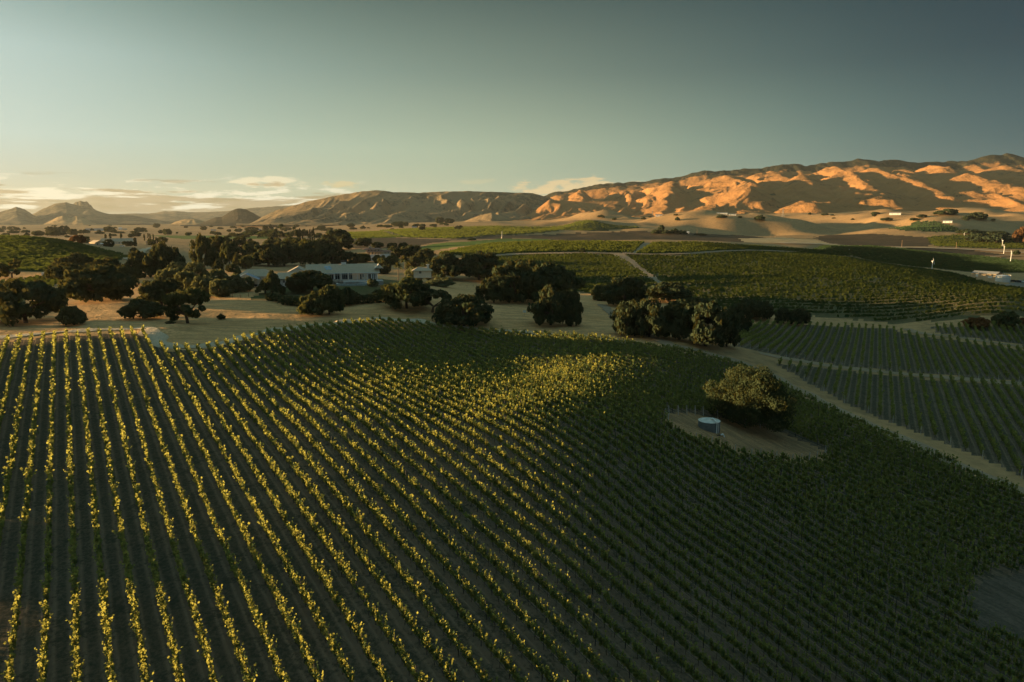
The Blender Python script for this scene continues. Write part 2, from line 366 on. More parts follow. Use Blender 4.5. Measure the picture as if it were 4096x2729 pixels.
P_mound = poly([(-150,545),(0,545),(60,546),(130,553),(200,567),(260,582),(300,592),(260,600),(100,640),(0,640),(-150,650)], y0=370)
P_farleft = poly([(-150,655),(0,652),(100,640),(150,640),(120,660),(60,690),(0,735),(-150,740)], y0=190)
P_yel = poly([(690/2.0,541),(420,541),(560,540),(640,546),(600,549),(420,549)], y0=650)
P_lot = poly([(2290,655),(2360,640),(2440,645),(2440,670),(2330,668)], y0=430)
P_dk5 = poly([(2010,570),(2100,568),(2230,574),(2330,588),(2300,596),(2200,588),(2080,580)], y0=850)
P_grnb = poly([(2130,545),(2200,540),(2353,548),(2440,552),(2440,574),(2300,573),(2150,566)], y0=1000)
P_gard = poly([(570,690),(640,655),(700,650),(870,640),(960,650),(1000,672),(940,690),(830,692),(700,690)], y0=235)

NR, NC = 380, 600
Lr = np.linspace(math.log(24.0), math.log(5400), NR + 1); Xc = np.linspace(-1.2, 1.2, NC + 1)
Xg, Yg = np.meshgrid(Xc, np.exp(Lr)); xg = Xg * Yg; zg = H(xg, Yg)
V = np.stack([xg.ravel(), Yg.ravel(), zg.ravel()], 1)
idx = np.arange((NR + 1) * (NC + 1)).reshape(NR + 1, NC + 1)
Q = np.stack([idx[:-1, :-1], idx[:-1, 1:], idx[1:, 1:], idx[1:, :-1]], -1).reshape(-1, 4)
cx = V[Q, 0].mean(1); cyy = V[Q, 1].mean(1)
jx = cx + (fbm(cx / 3, cyy / 3, 2, 31) - .5) * 2.0 * np.clip(cyy / 200, .3, 6); jy = cyy + (fbm(cx / 3, cyy / 3, 2, 37) - .5) * 3.0 * np.clip(cyy / 200, .3, 8)
lab = np.zeros(len(Q), int)
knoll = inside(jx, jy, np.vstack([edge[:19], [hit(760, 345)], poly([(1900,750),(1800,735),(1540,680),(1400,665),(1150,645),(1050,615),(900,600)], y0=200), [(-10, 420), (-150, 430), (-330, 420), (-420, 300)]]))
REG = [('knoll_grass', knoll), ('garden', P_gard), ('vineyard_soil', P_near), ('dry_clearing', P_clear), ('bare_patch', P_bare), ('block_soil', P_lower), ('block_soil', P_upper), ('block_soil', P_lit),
       ('valley_vineyard', P_big1), ('valley_vineyard', P_big2), ('valley_vineyard', P_cresta), ('valley_vineyard', P_crestb), ('valley_vineyard', P_right), ('green_field', P_green), ('ploughed_field', P_plow), ('ploughed_field', P_plow2),
       ('dark_vineyard', P_vine3), ('green_field', P_vine4), ('dark_vineyard', P_dome), ('ploughed_field', P_darkring), ('stubble_field', P_tan), ('dark_vineyard', P_mound), ('valley_vineyard', P_farleft),
       ('green_field', P_yel), ('farmyard', P_lot), ('ploughed_field', P_dk5), ('dark_vineyard', P_grnb)]
names = ['dry_grassland'] + list(dict.fromkeys(r[0] for r in REG))
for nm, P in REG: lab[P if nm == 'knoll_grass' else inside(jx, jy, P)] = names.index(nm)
def row_soil(name, az_, sp, off, soil, weed, rut):
    """ground between vine rows: weedy middle, two wheel ruts, bare strip under the vines"""
    t = NT(name); mp = t.n('ShaderNodeSeparateXYZ'); t.l(t.pos(), mp.inputs[0])
    q = t.math('ADD', t.math('MULTIPLY', mp.outputs[0], math.cos(R(az_))), t.math('MULTIPLY', mp.outputs[1], -math.sin(R(az_))))
    q = t.math('ADD', t.math('DIVIDE', t.math('SUBTRACT', q, off), sp), 1000 + (.2 if sp == 2.4 else 0))
    wob = t.noise(.6, 2, .5); q = t.math('ADD', q, t.math('MULTIPLY', t.math('SUBTRACT', wob, .5), .10))
    d = t.math('ABSOLUTE', t.math('SUBTRACT', t.math('FRACT', q), .5))          # .5 under the vines, 0 in the middle
    rr_ = t.math('ABSOLUTE', t.math('SUBTRACT', d, .27)); f = t.noise(2.4, 5, .75); m = t.noise(.45, 6, .7); b = t.noise(.04, 4, .6)
    colr = t.mix(t.rng(b, .35, .65), soil, tuple(x * .75 for x in soil[:3]) + (1,))
    colr = t.mix(t.math('MULTIPLY', t.rng(d, .22, .12), t.rng(f, .35, .6, .2, .9)), colr, weed)
    colr = t.mix(t.math('MULTIPLY', t.rng(rr_, .075, .03), t.rng(m, .3, .6, .15, .8)), colr, rut)
    colr = t.mix(t.math('MULTIPLY', t.rng(t.math('ADD', f, m), .98, 1.18), .8), colr, weed)
    return t.surf(colr, .95, t.bump(t.math('ADD', t.math('MULTIPLY', f, 1.4), t.math('ADD', m, t.rng(rr_, 0, .08, 0, .5))), .9, .22), .05)
GM = {
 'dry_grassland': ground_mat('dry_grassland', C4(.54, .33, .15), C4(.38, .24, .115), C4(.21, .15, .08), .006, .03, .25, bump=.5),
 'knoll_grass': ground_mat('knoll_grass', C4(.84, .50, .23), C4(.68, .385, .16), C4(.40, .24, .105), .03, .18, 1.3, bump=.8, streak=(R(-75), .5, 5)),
 'garden': ground_mat('garden', C4(.10, .11, .04), C4(.16, .12, .06), C4(.05, .06, .025), .05, .3, 1.5),
 'vineyard_soil': row_soil('vineyard_soil', -32.7, 2.4, 0.0, C4(.23, .165, .11), C4(.06, .062, .04), C4(.30, .215, .14)),
 'block_soil': row_soil('block_soil', 27.9, 2.55, float(np.dot([40, 100], [math.cos(R(27.9)), -math.sin(R(27.9))])), C4(.25, .19, .13), C4(.08, .08, .05), C4(.34, .26, .17)),
 'bare_patch': ground_mat('bare_patch', C4(.22, .165, .12), C4(.17, .13, .10), C4(.08, .075, .05), .08, .5, 2.2, bump=.8, streak=(R(32.7), .7, 8)),
 'dry_clearing': ground_mat('dry_clearing', C4(.56, .33, .16), C4(.42, .26, .13), C4(.24, .165, .09), .05, .5, 3.0, bump=.8, streak=(R(32.7), .7, 8)),
 'valley_vineyard': ground_mat('valley_vineyard', C4(.20, .15, .075), C4(.12, .11, .05), C4(.065, .075, .035), .02, .1, .6),
 'green_field': ground_mat('green_field', C4(.13, .19, .04), C4(.16, .19, .045), C4(.08, .12, .03), .01, .06, .4),
 'ploughed_field': ground_mat('ploughed_field', C4(.11, .08, .045), C4(.145, .10, .06), C4(.065, .05, .032), .006, .04, .3, streak=(R(-60), .12, 9)),
 'dark_vineyard': ground_mat('dark_vineyard', C4(.075, .085, .035), C4(.055, .07, .03), C4(.035, .05, .02), .008, .05, .4),
 'stubble_field': ground_mat('stubble_field', C4(.55, .42, .23), C4(.50, .37, .20), C4(.42, .31, .17), .006, .05, .4, streak=(R(-70), .1, 9)),
 'farmyard': ground_mat('farmyard', C4(.32, .27, .21), C4(.25, .21, .17), C4(.15, .13, .10), .05, .2, 1.0),
}
LBL = {}
for i, nm in enumerate(names):
    q = Q[lab == i]
    if not len(q): continue
    us, inv = np.unique(q, return_inverse=True)
    struct(nm, np_mesh(nm, V[us], inv.reshape(-1, 4), [GM[nm]], smooth=True))
# the plain goes on to the horizon and behind the drone
t_ = []; rr = [0, 300, 900, 2500, 5600, 9500, 14200]
pv = [(0, 0, CZ - 52)]; pf = []
for r_ in rr[1:]:
    for a_ in range(48): pv.append((r_ * math.cos(a_ * math.pi / 24), r_ * math.sin(a_ * math.pi / 24), CZ - 52))
mb = MB(); mb.v = pv
mb.f = [(0, 1 + i, 1 + (i + 1) % 48) for i in range(48)]
for k in range(len(rr) - 2):
    for i in range(48): mb.f.append((1 + k * 48 + i, 1 + (k + 1) * 48 + i, 1 + (k + 1) * 48 + (i + 1) % 48, 1 + k * 48 + (i + 1) % 48))
struct('plain', mb.mesh('plain', GM['dry_grassland']))
# ------------------------------------------------------------------ tracks draped on the ground
def smooth_line(P, step):
    P = np.array(P, float); d = np.r_[0, np.cumsum(np.hypot(*np.diff(P, axis=0).T))]; n = max(3, int(d[-1] / step))
    s = np.linspace(0, d[-1], n); q = np.stack([np.interp(s, d, P[:, 0]), np.interp(s, d, P[:, 1])], 1)
    for _ in range(6): q[1:-1] = (q[:-2] + 2 * q[1:-1] + q[2:]) / 4
    return q
def strip(name, P, w, mat, lift=0.07, step=2.0, wob=0.25, seed=0):
    q = smooth_line(P, step); t = np.gradient(q, axis=0); t /= np.linalg.norm(t, axis=1)[:, None]; nn = np.stack([-t[:, 1], t[:, 0]], 1)
    K = 5; vs = []
    for j in range(K):
        f = (j / (K - 1) - .5) * w * (1 + wob * (vnoise(np.arange(len(q)) * .35, np.full(len(q), j * 3.0 + seed), 3) - .5) * (2 if j in (0, K - 1) else 0))
        p = q + nn * f[:, None]; z = H(p[:, 0], p[:, 1]) + lift + 0.0006 * p[:, 1] - (0.05 if j in (0, K - 1) else 0); vs.append(np.c_[p, z])
    vs = np.stack(vs, 1).reshape(-1, 3); ix = np.arange(len(vs)).reshape(-1, K)
    f = np.stack([ix[:-1, :-1], ix[1:, :-1], ix[1:, 1:], ix[:-1, 1:]], -1).reshape(-1, 4)
    return struct(name, np_mesh(name, vs, f, [mat], smooth=True))
M_track = ground_mat('gravel_track', C4(.70, .56, .39), C4(.54, .42, .28), C4(.34, .28, .19), .08, .5, 2.5)
M_dirt = ground_mat('dirt_road', C4(.42, .31, .20), C4(.34, .25, .16), C4(.22, .17, .11), .06, .4, 2.0)
strip('gravel_track', poly([(-120,783),(0,777),(80,770),(150,762),(240,757),(335,752),(352,768),(362,792),(400,802),(450,801),(530,785),(620,761),(700,751),(800,739),(870,733),(960,739),(1100,757),(1250,767),(1360,776),(1450,788)]), 4.2, M_track, wob=.9)
strip('dirt_road', poly([(1380,700),(1440,755),(1540,795),(1640,815),(1720,838),(1775,862),(1850,905),(1930,942),(2050,1000),(2200,1066),(2400,1152)]), 4.0, M_dirt, wob=.5)
strip('dirt_road', poly([(1745,812),(1850,832),(1960,848),(2100,862),(2300,879),(2440,890)]), 4.0, M_dirt, wob=.4)
strip('dirt_road', poly([(2080,757),(2130,770),(2250,784),(2353,798),(2440,806)]), 3.0, M_dirt, wob=.4)
strip('dirt_road', poly([(1418,585),(1440,600),(1465,618),(1490,636),(1515,655),(1535,680)], y0=300), 10, M_dirt, .3, 6)
strip('dirt_road', poly([(1488,560),(1475,572),(1440,585)], y0=500), 10, M_dirt, .4, 8)
strip('dirt_road', poly([(1100,590),(1250,583),(1420,584),(1560,586),(1700,577),(1800,579)], y0=500), 9, M_dirt, .4, 8)
strip('driveway', poly([(330,592),(310,600),(290,596),(265,585),(210,572),(150,560)], y0=370), 7, M_track, .3, 6)
strip('driveway', poly([(310,598),(318,585),(330,575),(350,570)], y0=370), 6, M_track, .3, 6)
strip('gravel_track', poly([(-60,668),(60,663),(140,655),(200,650)], y0=240), 4, M_dirt, .1, 3)
strip('dirt_road', poly([(1790,574),(1900,563),(2050,569),(2250,575),(2353,582),(2440,588)], y0=850), 16, M_track, .6, 12)
strip('dirt_road', poly([(2440,605),(2353,603),(2260,592),(2330,588),(2420,592)], y0=650), 10, M_dirt, .6, 10)
# ------------------------------------------------------------------ mountains and far hills
def hill_mat(name, grass1, grass2, brush, fs=0.004, brush_lo=0.52, zt=None, zband=120.0, slope=True):
    """dry grass with dark brush: patches by noise, and solid brush on the crests above zt"""
    t = NT(name)
    a = t.noise(fs, 5, 0.6); b = t.noise(fs * 6, 5, 0.7); e = t.noise(fs * 30, 4, 0.7)
    g = t.mix(t.rng(a, .35, .65), grass1, grass2); g = t.mix(t.rng(b, .3, .75, 0, .45), g, tuple(x * .6 for x in grass2[:3]) + (1,))
    m = t.math('ADD', t.math('MULTIPLY', a, .45), t.math('ADD', t.math('MULTIPLY', b, .45), t.math('MULTIPLY', e, .25)))
    f = t.rng(m, brush_lo + .05, brush_lo + .12)
    at = t.n('ShaderNodeAttribute'); at.attribute_name = 'brush'
    f = t.math('MAXIMUM', f, t.rng(t.math('ADD', at.outputs['Fac'], t.math('MULTIPLY', t.math('SUBTRACT', b, .5), 1.4)), .45, .6))
    f = t.math('MULTIPLY', f, t.rng(e, .3, .5, .75, 1))
    return t.surf(t.mix(f, g, brush), .95, t.bump(t.math('ADD', e, b), .7, 10.0), .03)
def relief(name, u0, u1, y0, y1, nu, ny, fn, mat, brush=None):
    """a hill as a height grid in plan: fn(x, y) -> height above the camera"""
    X = np.linspace((u0 - 512) / F, (u1 - 512) / F, nu + 1); Y = np.linspace(y0, y1, ny + 1)
    Xg, Yg = np.meshgrid(X, Y); x = Xg * Yg; z = fn(x, Yg)
    ix = np.arange(z.size).reshape(z.shape)
    q = np.stack([ix[:-1, :-1], ix[:-1, 1:], ix[1:, 1:], ix[1:, :-1]], -1).reshape(-1, 4)
    me = np_mesh(name, np.c_[x.ravel(), Yg.ravel(), (z + CZ).ravel()], q, [mat], smooth=True)
    at = me.attributes.new('brush', 'FLOAT', 'POINT')
    at.data.foreach_set('value', (brush(x, Yg, z) if brush else np.zeros_like(z)).ravel().astype(np.float32))
    return struct(name, me)
def crest(pts_, Y):
    """crest line (frame columns / rows at distance Y) -> function of direction x/y giving height"""
    X = []; Z = []
    for u, v in pts_:
        a, s_ = pix_dir(u, v); X.append(a); Z.append(s_ * Y)
    o = np.argsort(X); X = np.array(X)[o]; Z = np.array(Z)[o]
    return lambda q: np.interp(q, X, Z)
Z1 = lambda x, y: (x / 1.96 / 4, (600 + y / 1.96) / 4)
Z3 = lambda x, y: ((1700 + x / 1.96) / 4, (600 + y / 1.96) / 4)
Z4 = lambda x, y: ((2900 + x / 1.912) / 4, (580 + y / 1.912) / 4)
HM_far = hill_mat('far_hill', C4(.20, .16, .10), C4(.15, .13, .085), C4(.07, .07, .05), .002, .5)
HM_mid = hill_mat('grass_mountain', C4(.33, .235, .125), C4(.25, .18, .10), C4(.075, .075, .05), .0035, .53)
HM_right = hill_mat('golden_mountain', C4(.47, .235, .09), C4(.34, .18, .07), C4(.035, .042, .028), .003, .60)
HM_knob = hill_mat('golden_knob', C4(.42, .30, .16), C4(.34, .24, .13), C4(.06, .06, .04), .01, .62)
def ridge_hill(name, pts_, Y, depth, foot, mat, u0, u1, nu, ny, flute=0.35, wl=300.0, seed=1, jag=6.0, back=0.6, brushf=None, skew=0.0, pw=1.25):
    cf = crest(pts_, Y)
    def fn(x, y):
        q = x / y; h0 = cf(q); h = h0 - foot
        t = np.where(y < Y, (Y - y) / depth, (y - Y) / (depth * back)); t = np.clip(t, 0, 1.3)
        prof = np.clip(1 - t, 0, 1) ** pw * (1 - 0.0 * t)
        s = (q * Y + skew * (Y - y)) / wl + 0.9 * (fbm(x / wl / 1.7, y / wl / 2.5, 3, seed) - .5) * 2.0
        fl = ridged(s, y / wl / 3.2, 3, seed + 3, .55)
        z = foot + np.maximum(h, 0) * prof * (1 - flute * 1.3 * (1 - fl) * np.clip(t * 3.2, 0.0, 1) * 1.6)
        z += (fbm(x / 60, y / 60, 4, seed + 7) - .5) * jag * np.clip(h / 60, 0, 1)
        return np.where(h <= 0, np.minimum(z, foot), z)
    return relief(name, u0, u1, Y - depth * 1.02, Y + depth * back, nu, ny, fn, mat, brushf)
# the hazy peaks on the left
ridge_hill('far_range', [Z1(*p) for p in [(-200, 560), (500, 520), (900, 500), (1060, 495), (1170, 497), (1280, 480), (1370, 478), (1500, 487), (1620, 486), (1760, 478), (1950, 455), (2150, 440), (2400, 430), (2700, 470), (2900, 600)]], 12500, 2500, -48, HM_far, -60, 420, 240, 40, .3, 700, 21, 14)
ridge_hill('crag_peak', [Z1(*p) for p in [(330, 620), (430, 480), (560, 430), (585, 412), (600, 402), (612, 405), (625, 399), (645, 397), (660, 402), (676, 400), (690, 408), (700, 425), (715, 432), (735, 460), (800, 500), (900, 560), (1000, 620)]], 8900, 1300, -48, HM_far, 30, 140, 150, 40, .3, 350, 5, 16)
ridge_hill('broad_peak', [Z1(*p) for p in [(120, 600), (200, 540), (258, 500), (330, 462), (430, 417), (480, 410), (515, 405), (560, 418), (620, 430), (700, 445), (760, 472), (820, 492), (900, 505), (990, 506), (1100, 520), (1300, 560), (1500, 578), (1650, 600)]], 8000, 2000, -48, HM_far, 5, 225, 260, 60, .35, 450, 8, 10)
ridge_hill('left_peak', [Z1(*p) for p in [(-300, 560), (-120, 520), (0, 483), (60, 462), (105, 446), (125, 440), (150, 447), (190, 458), (250, 500), (330, 545), (420, 600)]], 7400, 1700, -48, HM_far, -45, 60, 130, 50, .35, 400, 13, 10)
ridge_hill('low_foothill', [Z1(*p) for p in [(250, 600), (330, 585), (400, 552), (450, 525), (490, 515), (530, 530), (560, 532), (600, 517), (640, 525), (700, 550), (760, 580), (840, 600)]], 6200, 700, -46, HM_knob, 30, 112, 160, 40, .4, 160, 17, 5)
ridge_hill('low_foothill', [Z1(*p) for p in [(1300, 600), (1380, 560), (1450, 541), (1520, 540), (1580, 550), (1640, 580), (1680, 600)]], 6000, 500, -46, HM_knob, 165, 218, 80, 30, .4, 160, 19, 5)
ridge_hill('cone_hill', [Z1(*p) for p in [(1480, 600), (1600, 565), (1640, 545), (1690, 527), (1740, 522), (1790, 490), (1835, 464), (1860, 457), (1885, 456), (1930, 463), (1980, 490), (2030, 520), (2100, 553), (2160, 580), (2300, 600)]], 5200, 620, -46, hill_mat('cone_brush', C4(.07, .06, .04), C4(.05, .045, .03), C4(.03, .03, .022), .006, .5), 185, 296, 200, 60, .22, 140, 23, 5, pw=1.0)
# the fluted grass mountain in the middle
B = lambda L: [big(*p) for p in L]
ridge_hill('fluted_mountain', B([(560, 520), (605, 497), (640, 481), (680, 469), (720, 459), (760, 451), (790, 444), (830, 439), (850, 437), (870, 436), (905, 440), (960, 442), (1000, 440), (1080, 438), (1130, 440), (1180, 441), (1225, 443), (1260, 453), (1290, 466), (1330, 480), (1390, 492), (1500, 500), (1700, 520)]),
           4900, 1500, -30, HM_mid, 240, 720, 480, 115, .62, 190, 31, 9, skew=.55, pw=1.05)
ridge_hill('spur_foothill', B([(1150, 520), (1220, 490), (1262, 458), (1290, 461), (1350, 463), (1420, 462), (1480, 466), (1560, 470), (1640, 484), (1720, 492), (1850, 510)]),
           4300, 1200, -14, HM_right, 490, 820, 320, 95, .6, 170, 37, 8, skew=.5, pw=1.1)
ridge_hill('round_knob', B([(990, 520), (1040, 517), (1075, 505), (1100, 495), (1118, 490), (1130, 488), (1145, 493), (1165, 500), (1180, 508), (1200, 517), (1230, 522)]), 3300, 330, -24, HM_knob, 425, 540, 150, 50, .2, 120, 41, 3, pw=1.3)
# the golden range on the right: a forested crest and a crowd of rounded spurs in front of it
RC = crest(B([(1180, 500), (1230, 470), (1262, 452), (1300, 437), (1340, 430), (1380, 425), (1440, 419), (1500, 408), (1560, 401), (1600, 392), (1625, 386), (1660, 389), (1700, 391), (1735, 387), (1760, 382), (1800, 377), (1850, 382), (1900, 376), (1960, 368), (2000, 363), (2040, 368), (2080, 374), (2110, 376), (2160, 370), (2200, 377), (2260, 362), (2300, 358), (2353, 356), (2500, 352), (2700, 360), (2900, 400)]), 5600)
DOMES = []      # frame column/row of each top, distance, half width across (m), length toward the viewer (m), lean of that spur, steepness
def dome(p, Y, ra, rb, skew=-.25, sh=1.0): 
    X, s_ = pix_dir(*p); DOMES.append((X * Y, Y, s_ * Y, ra, rb, skew, sh))
for p, Y, ra, rb, sk in [
 (Z3(1230, 300), 4900, 170, 700, -.3), (Z3(1350, 328), 4600, 150, 500, -.3), (Z3(1480, 303), 4900, 130, 700, -.5), (Z3(1640, 283), 5000, 130, 800, -.6), (Z3(1800, 262), 5000, 140, 800, -.5), (Z3(1955, 223), 5000, 170, 1000, -.7),
 (Z3(1760, 330), 4400, 150, 500, -.3), (Z3(1880, 372), 4100, 150, 420, -.3), (Z3(2000, 412), 3800, 190, 420, -.2), (Z3(2130, 250), 4900, 170, 700, -.3), (Z3(2240, 200), 5100, 160, 700, -.4),
 (Z4(45, 207), 4600, 270, 950, -.55), (Z4(140, 330), 4000, 200, 550, -.4), (Z4(320, 240), 4750, 190, 500, -.1), (Z4(365, 153), 5200, 230, 750, -.5), (Z4(565, 213), 4700, 230, 700, -.45),
 (Z4(480, 303), 4150, 330, 850, -.75), (Z4(700, 225), 5000, 170, 600, -.3), (Z4(820, 150), 5250, 210, 800, -.4), (Z4(940, 168), 4800, 250, 950, -.65), (Z4(1165, 152), 4850, 230, 850, -.3), (Z4(1380, 160), 5150, 200, 600, -.3),
 (Z4(1600, 132), 5100, 270, 850, -.55), (Z4(1450, 250), 4550, 240, 560, -.3), (Z4(1300, 245), 4500, 200, 520, -.3), (Z4(1560, 190), 4900, 230, 500, -.6), (Z4(1815, 196), 4600, 400, 1000, -.5), (Z4(1835, 157), 5150, 170, 600, -.3),
 (Z4(1030, 308), 4050, 300, 760, -.7), (Z4(1180, 330), 4000, 240, 560, -.4), (Z4(760, 423), 3450, 230, 330, -.5), (Z4(930, 432), 3400, 190, 330, -.4), (Z4(1180, 418), 3450, 230, 330, -.35), (Z4(1060, 395), 3600, 200, 300, -.35),
 (Z4(1540, 385), 3600, 270, 430, -.6), (Z4(1630, 425), 3350, 170, 250, -.3), (Z4(1330, 440), 3350, 220, 250, -.5), (Z4(1750, 330), 4100, 380, 700, -.4), (Z4(2000, 230), 4500, 260, 700, -.3), (Z4(2090, 222), 4700, 200, 500, -.2),
 (Z4(2200, 290), 4300, 260, 600, .3), (Z4(2110, 135), 5200, 260, 800, -.3), (Z4(2290, 417), 3300, 330, 350, -.2), (Z4(2450, 340), 4200, 300, 700, -.3), (Z4(1950, 440), 3500, 400, 350, -.3), (Z4(600, 455), 3300, 200, 260, -.4), (Z4(300, 455), 3350, 260, 260, -.5), (Z4(120, 440), 3400, 260, 300, -.5), (Z4(-100, 425), 3500, 260, 330, -.5)]:
    dome(p, Y, ra, rb, sk)
def right_fn(x, y):
    q = x / y
    t = np.clip((5600 - y) / 2500, 0, 1); c0 = RC(q) + (fbm(x / 260, y / 900, 3, 88, .55) - .5) * 70 + (fbm(x / 45, y / 45, 2, 89) - .5) * 14 * np.clip((y - 5300) / 200, 0, 1)
    wx = (fbm(x / 420, y / 420, 3, 51) - .5) * 260; wy = (fbm(x / 420, y / 420, 3, 57) - .5) * 300
    base = -6 + (c0 + 6) * np.where(y > 5600, np.clip(1 - (y - 5600) / 900, 0, 1), (1 - t) ** 1.9)
    base = np.where(y < 5600, base * (1 - .38 * (1 - ridged((x + wx) / 620, (y + wy) / 1500, 3, 61)) * np.clip(t * 5, 0, 1)), base)
    z = base
    for X0, Y0, Z0, ra, rb, sk, sh in DOMES:
        # a spur: its crest line runs from the top toward the viewer and down to the plain
        L = rb * 1.75; ex, ey = (sk * .40 + .02) * L, -L; n2 = ex * ex + ey * ey
        px, py = x + wx * .22 - X0, y + wy * .22 - Y0
        t_ = (px * ex + py * ey) / n2; tc = np.clip(t_, -.35, 1.15)
        d = np.hypot(px - tc * ex, py - tc * ey)
        line = np.where(tc > 0, Z0 - (Z0 + 30) * (tc ** 1.25) * .92 - 18 * np.sin(np.clip(tc, 0, 1) * math.pi * 2.3 + Z0) * tc, Z0 + tc * Z0 * .45)
        wd = ra * .11; steep = .30 + 34.0 / ra
        hh = line - steep * (np.sqrt(d * d + wd * wd) - wd)
        k = 3.0
        z = np.maximum(z, hh) + k * np.log1p(np.exp(-np.abs(hh - z) / k)) * (np.abs(hh - z) < 6 * k)
    g = ridged((x + wx) / 210, (y + wy) / 420, 4, 71)
    hgt = np.clip((z + 20) / 120, 0, 1)
    z = z - (1 - g) * 74 * hgt * np.clip((5500 - y) / 300, 0, 1) + (fbm(x / 45, y / 45, 3, 77) - .5) * 7 * hgt
    lim = np.where(q < .02, -40, 1e9)
    return np.where(y < 3150, z - (3150 - y) * .25, z)
def right_brush(x, y, z):
    q = x / y; c0 = RC(q)
    f = np.clip((z / np.maximum(c0, 20) - .76) / .2, 0, 1) * 1.1 * np.clip((y - 5250) / 250, 0, 1)
    f = np.where(q > .68, np.clip(f + np.clip((q - .68) * 9, 0, .6) * (z > 230) * (y > 4900), 0, 1.2), f)
    g = ridged((x) / 420, y / 900, 3, 61)
    return f + np.clip((.42 - g) * 2.2, 0, .45) * (z > 60)
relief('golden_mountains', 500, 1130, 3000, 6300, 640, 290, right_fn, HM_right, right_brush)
# ------------------------------------------------------------------ vines
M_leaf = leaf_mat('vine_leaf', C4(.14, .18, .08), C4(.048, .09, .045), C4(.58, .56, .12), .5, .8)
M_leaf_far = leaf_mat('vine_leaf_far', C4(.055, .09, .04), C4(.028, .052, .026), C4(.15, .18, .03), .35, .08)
M_wood = plain('vine_wood', (.09, .065, .045), .9, .1, 0, .2, 3)
M_stake = plain('stake_steel', (.10, .09, .085), .6, .3, .3, .2, 3)
M_pale = plain('weathered_wood', (.5, .47, .42), .85, .1, 0, .2, 3)
M_drip = plain('drip_hose', (.02, .02, .02), .6, .3, 0, .1, 3)
def quads(c, ax, bx):
    """centres and two half-axes -> quad verts/faces"""
    v = np.stack([c - ax - bx, c + ax - bx, c + ax + bx, c - ax + bx], 1).reshape(-1, 3)
    return v, np.arange(len(v), dtype=np.int32).reshape(-1, 4)
def rand_unit(n):
    v = rng.normal(size=(n, 3)); return v / np.linalg.norm(v, axis=1)[:, None]
def vine_leaves(P, d, nsh, nl, size, dens):
    """P (n,3) vine feet, d row direction, shoots per vine, leaves per shoot"""
    n = len(P); nn = np.array([d[1], -d[0]])
    s = rng.random((n, nsh)) * 1.7 - .85; vig = dens[:, None] * (.75 + .5 * rng.random((n, nsh)))
    hgt = (.35 + .85 * rng.random((n, nsh)) ** 1.5) * vig; ac = rng.normal(0, .06, (n, nsh)); lean = rng.normal(0, .20, (n, nsh)) * hgt; along = rng.normal(.06, .14, (n, nsh)) * hgt
    t = (np.arange(nl)[None, None] + rng.random((n, nsh, nl))) / nl
    S = s[..., None] + along[..., None] * t; A = ac[..., None] + lean[..., None] * t + rng.normal(0, .065, t.shape) * (1.3 - t)
    Zz = .80 + hgt[..., None] * t + rng.normal(0, .05, t.shape)
    c = np.stack([P[:, 0, None, None] + S * d[0] + A * nn[0], P[:, 1, None, None] + S * d[1] + A * nn[1], P[:, 2, None, None] + Zz], -1).reshape(-1, 3)
    keep = rng.random(len(c)) < np.repeat(np.clip(dens, 0, 1), nsh * nl); c = c[keep]; m = len(c)
    nrm = rand_unit(m); nrm[:, 2] = np.abs(nrm[:, 2]) * .8; up = np.cross(nrm, rand_unit(m)); up /= np.linalg.norm(up, axis=1)[:, None]; sd = np.cross(nrm, up)
    sd /= np.linalg.norm(sd, axis=1)[:, None] + 1e-9
    k = size * (.6 + .8 * rng.random(m)) * .5
    return quads(c, sd * k[:, None], up * (k * 1.15)[:, None])
def sticks(P, h, r, lean=None, n=3, z0=-.1):
    m = len(P); a = np.arange(n) * 2 * math.pi / n; ring = np.stack([np.cos(a), np.sin(a)], 1) * r
    top = P + np.c_[lean if lean is not None else np.zeros((m, 2)), np.broadcast_to(h, (m,))]
    lo = np.concatenate([P[:, None, :2] + ring[None], np.repeat(P[:, None, 2:] + z0, n, 1)], -1); hi = np.concatenate([top[:, None, :2] + ring[None] * .8, np.repeat(top[:, None, 2:], n, 1)], -1)
    v = np.concatenate([lo, hi], 1).reshape(-1, 3); b = np.arange(m)[:, None, None] * 2 * n
    i = np.arange(n); f = np.stack([i, (i + 1) % n, n + (i + 1) % n, n + i], -1)[None] + b
    return v, f.reshape(-1, 4)
def in_view(x, y, z, mu=50, mv=40):
    yy = y * math.cos(TH) - (z - CZ) * math.sin(TH); zz = y * math.sin(TH) + (z - CZ) * math.cos(TH)
    u = 512 + F * x / yy; v = 341 - F * zz / yy
    return (u > -mu) & (u < 1024 + mu) & (v < 682 + mv) & (yy > 1)
def row_positions(az, k0, k1, sp, step, org=(0, 0), tmin=-500, tmax=600):
    d = np.array([math.sin(R(az)), math.cos(R(az))]); nn = np.array([d[1], -d[0]])
    t = np.arange(tmin, tmax, step)
    for k in range(k0, k1):
        off = k * sp; yield k, d, np.array(org)[None] + nn[None] * off + d[None] * t[:, None]
ROWS = 0
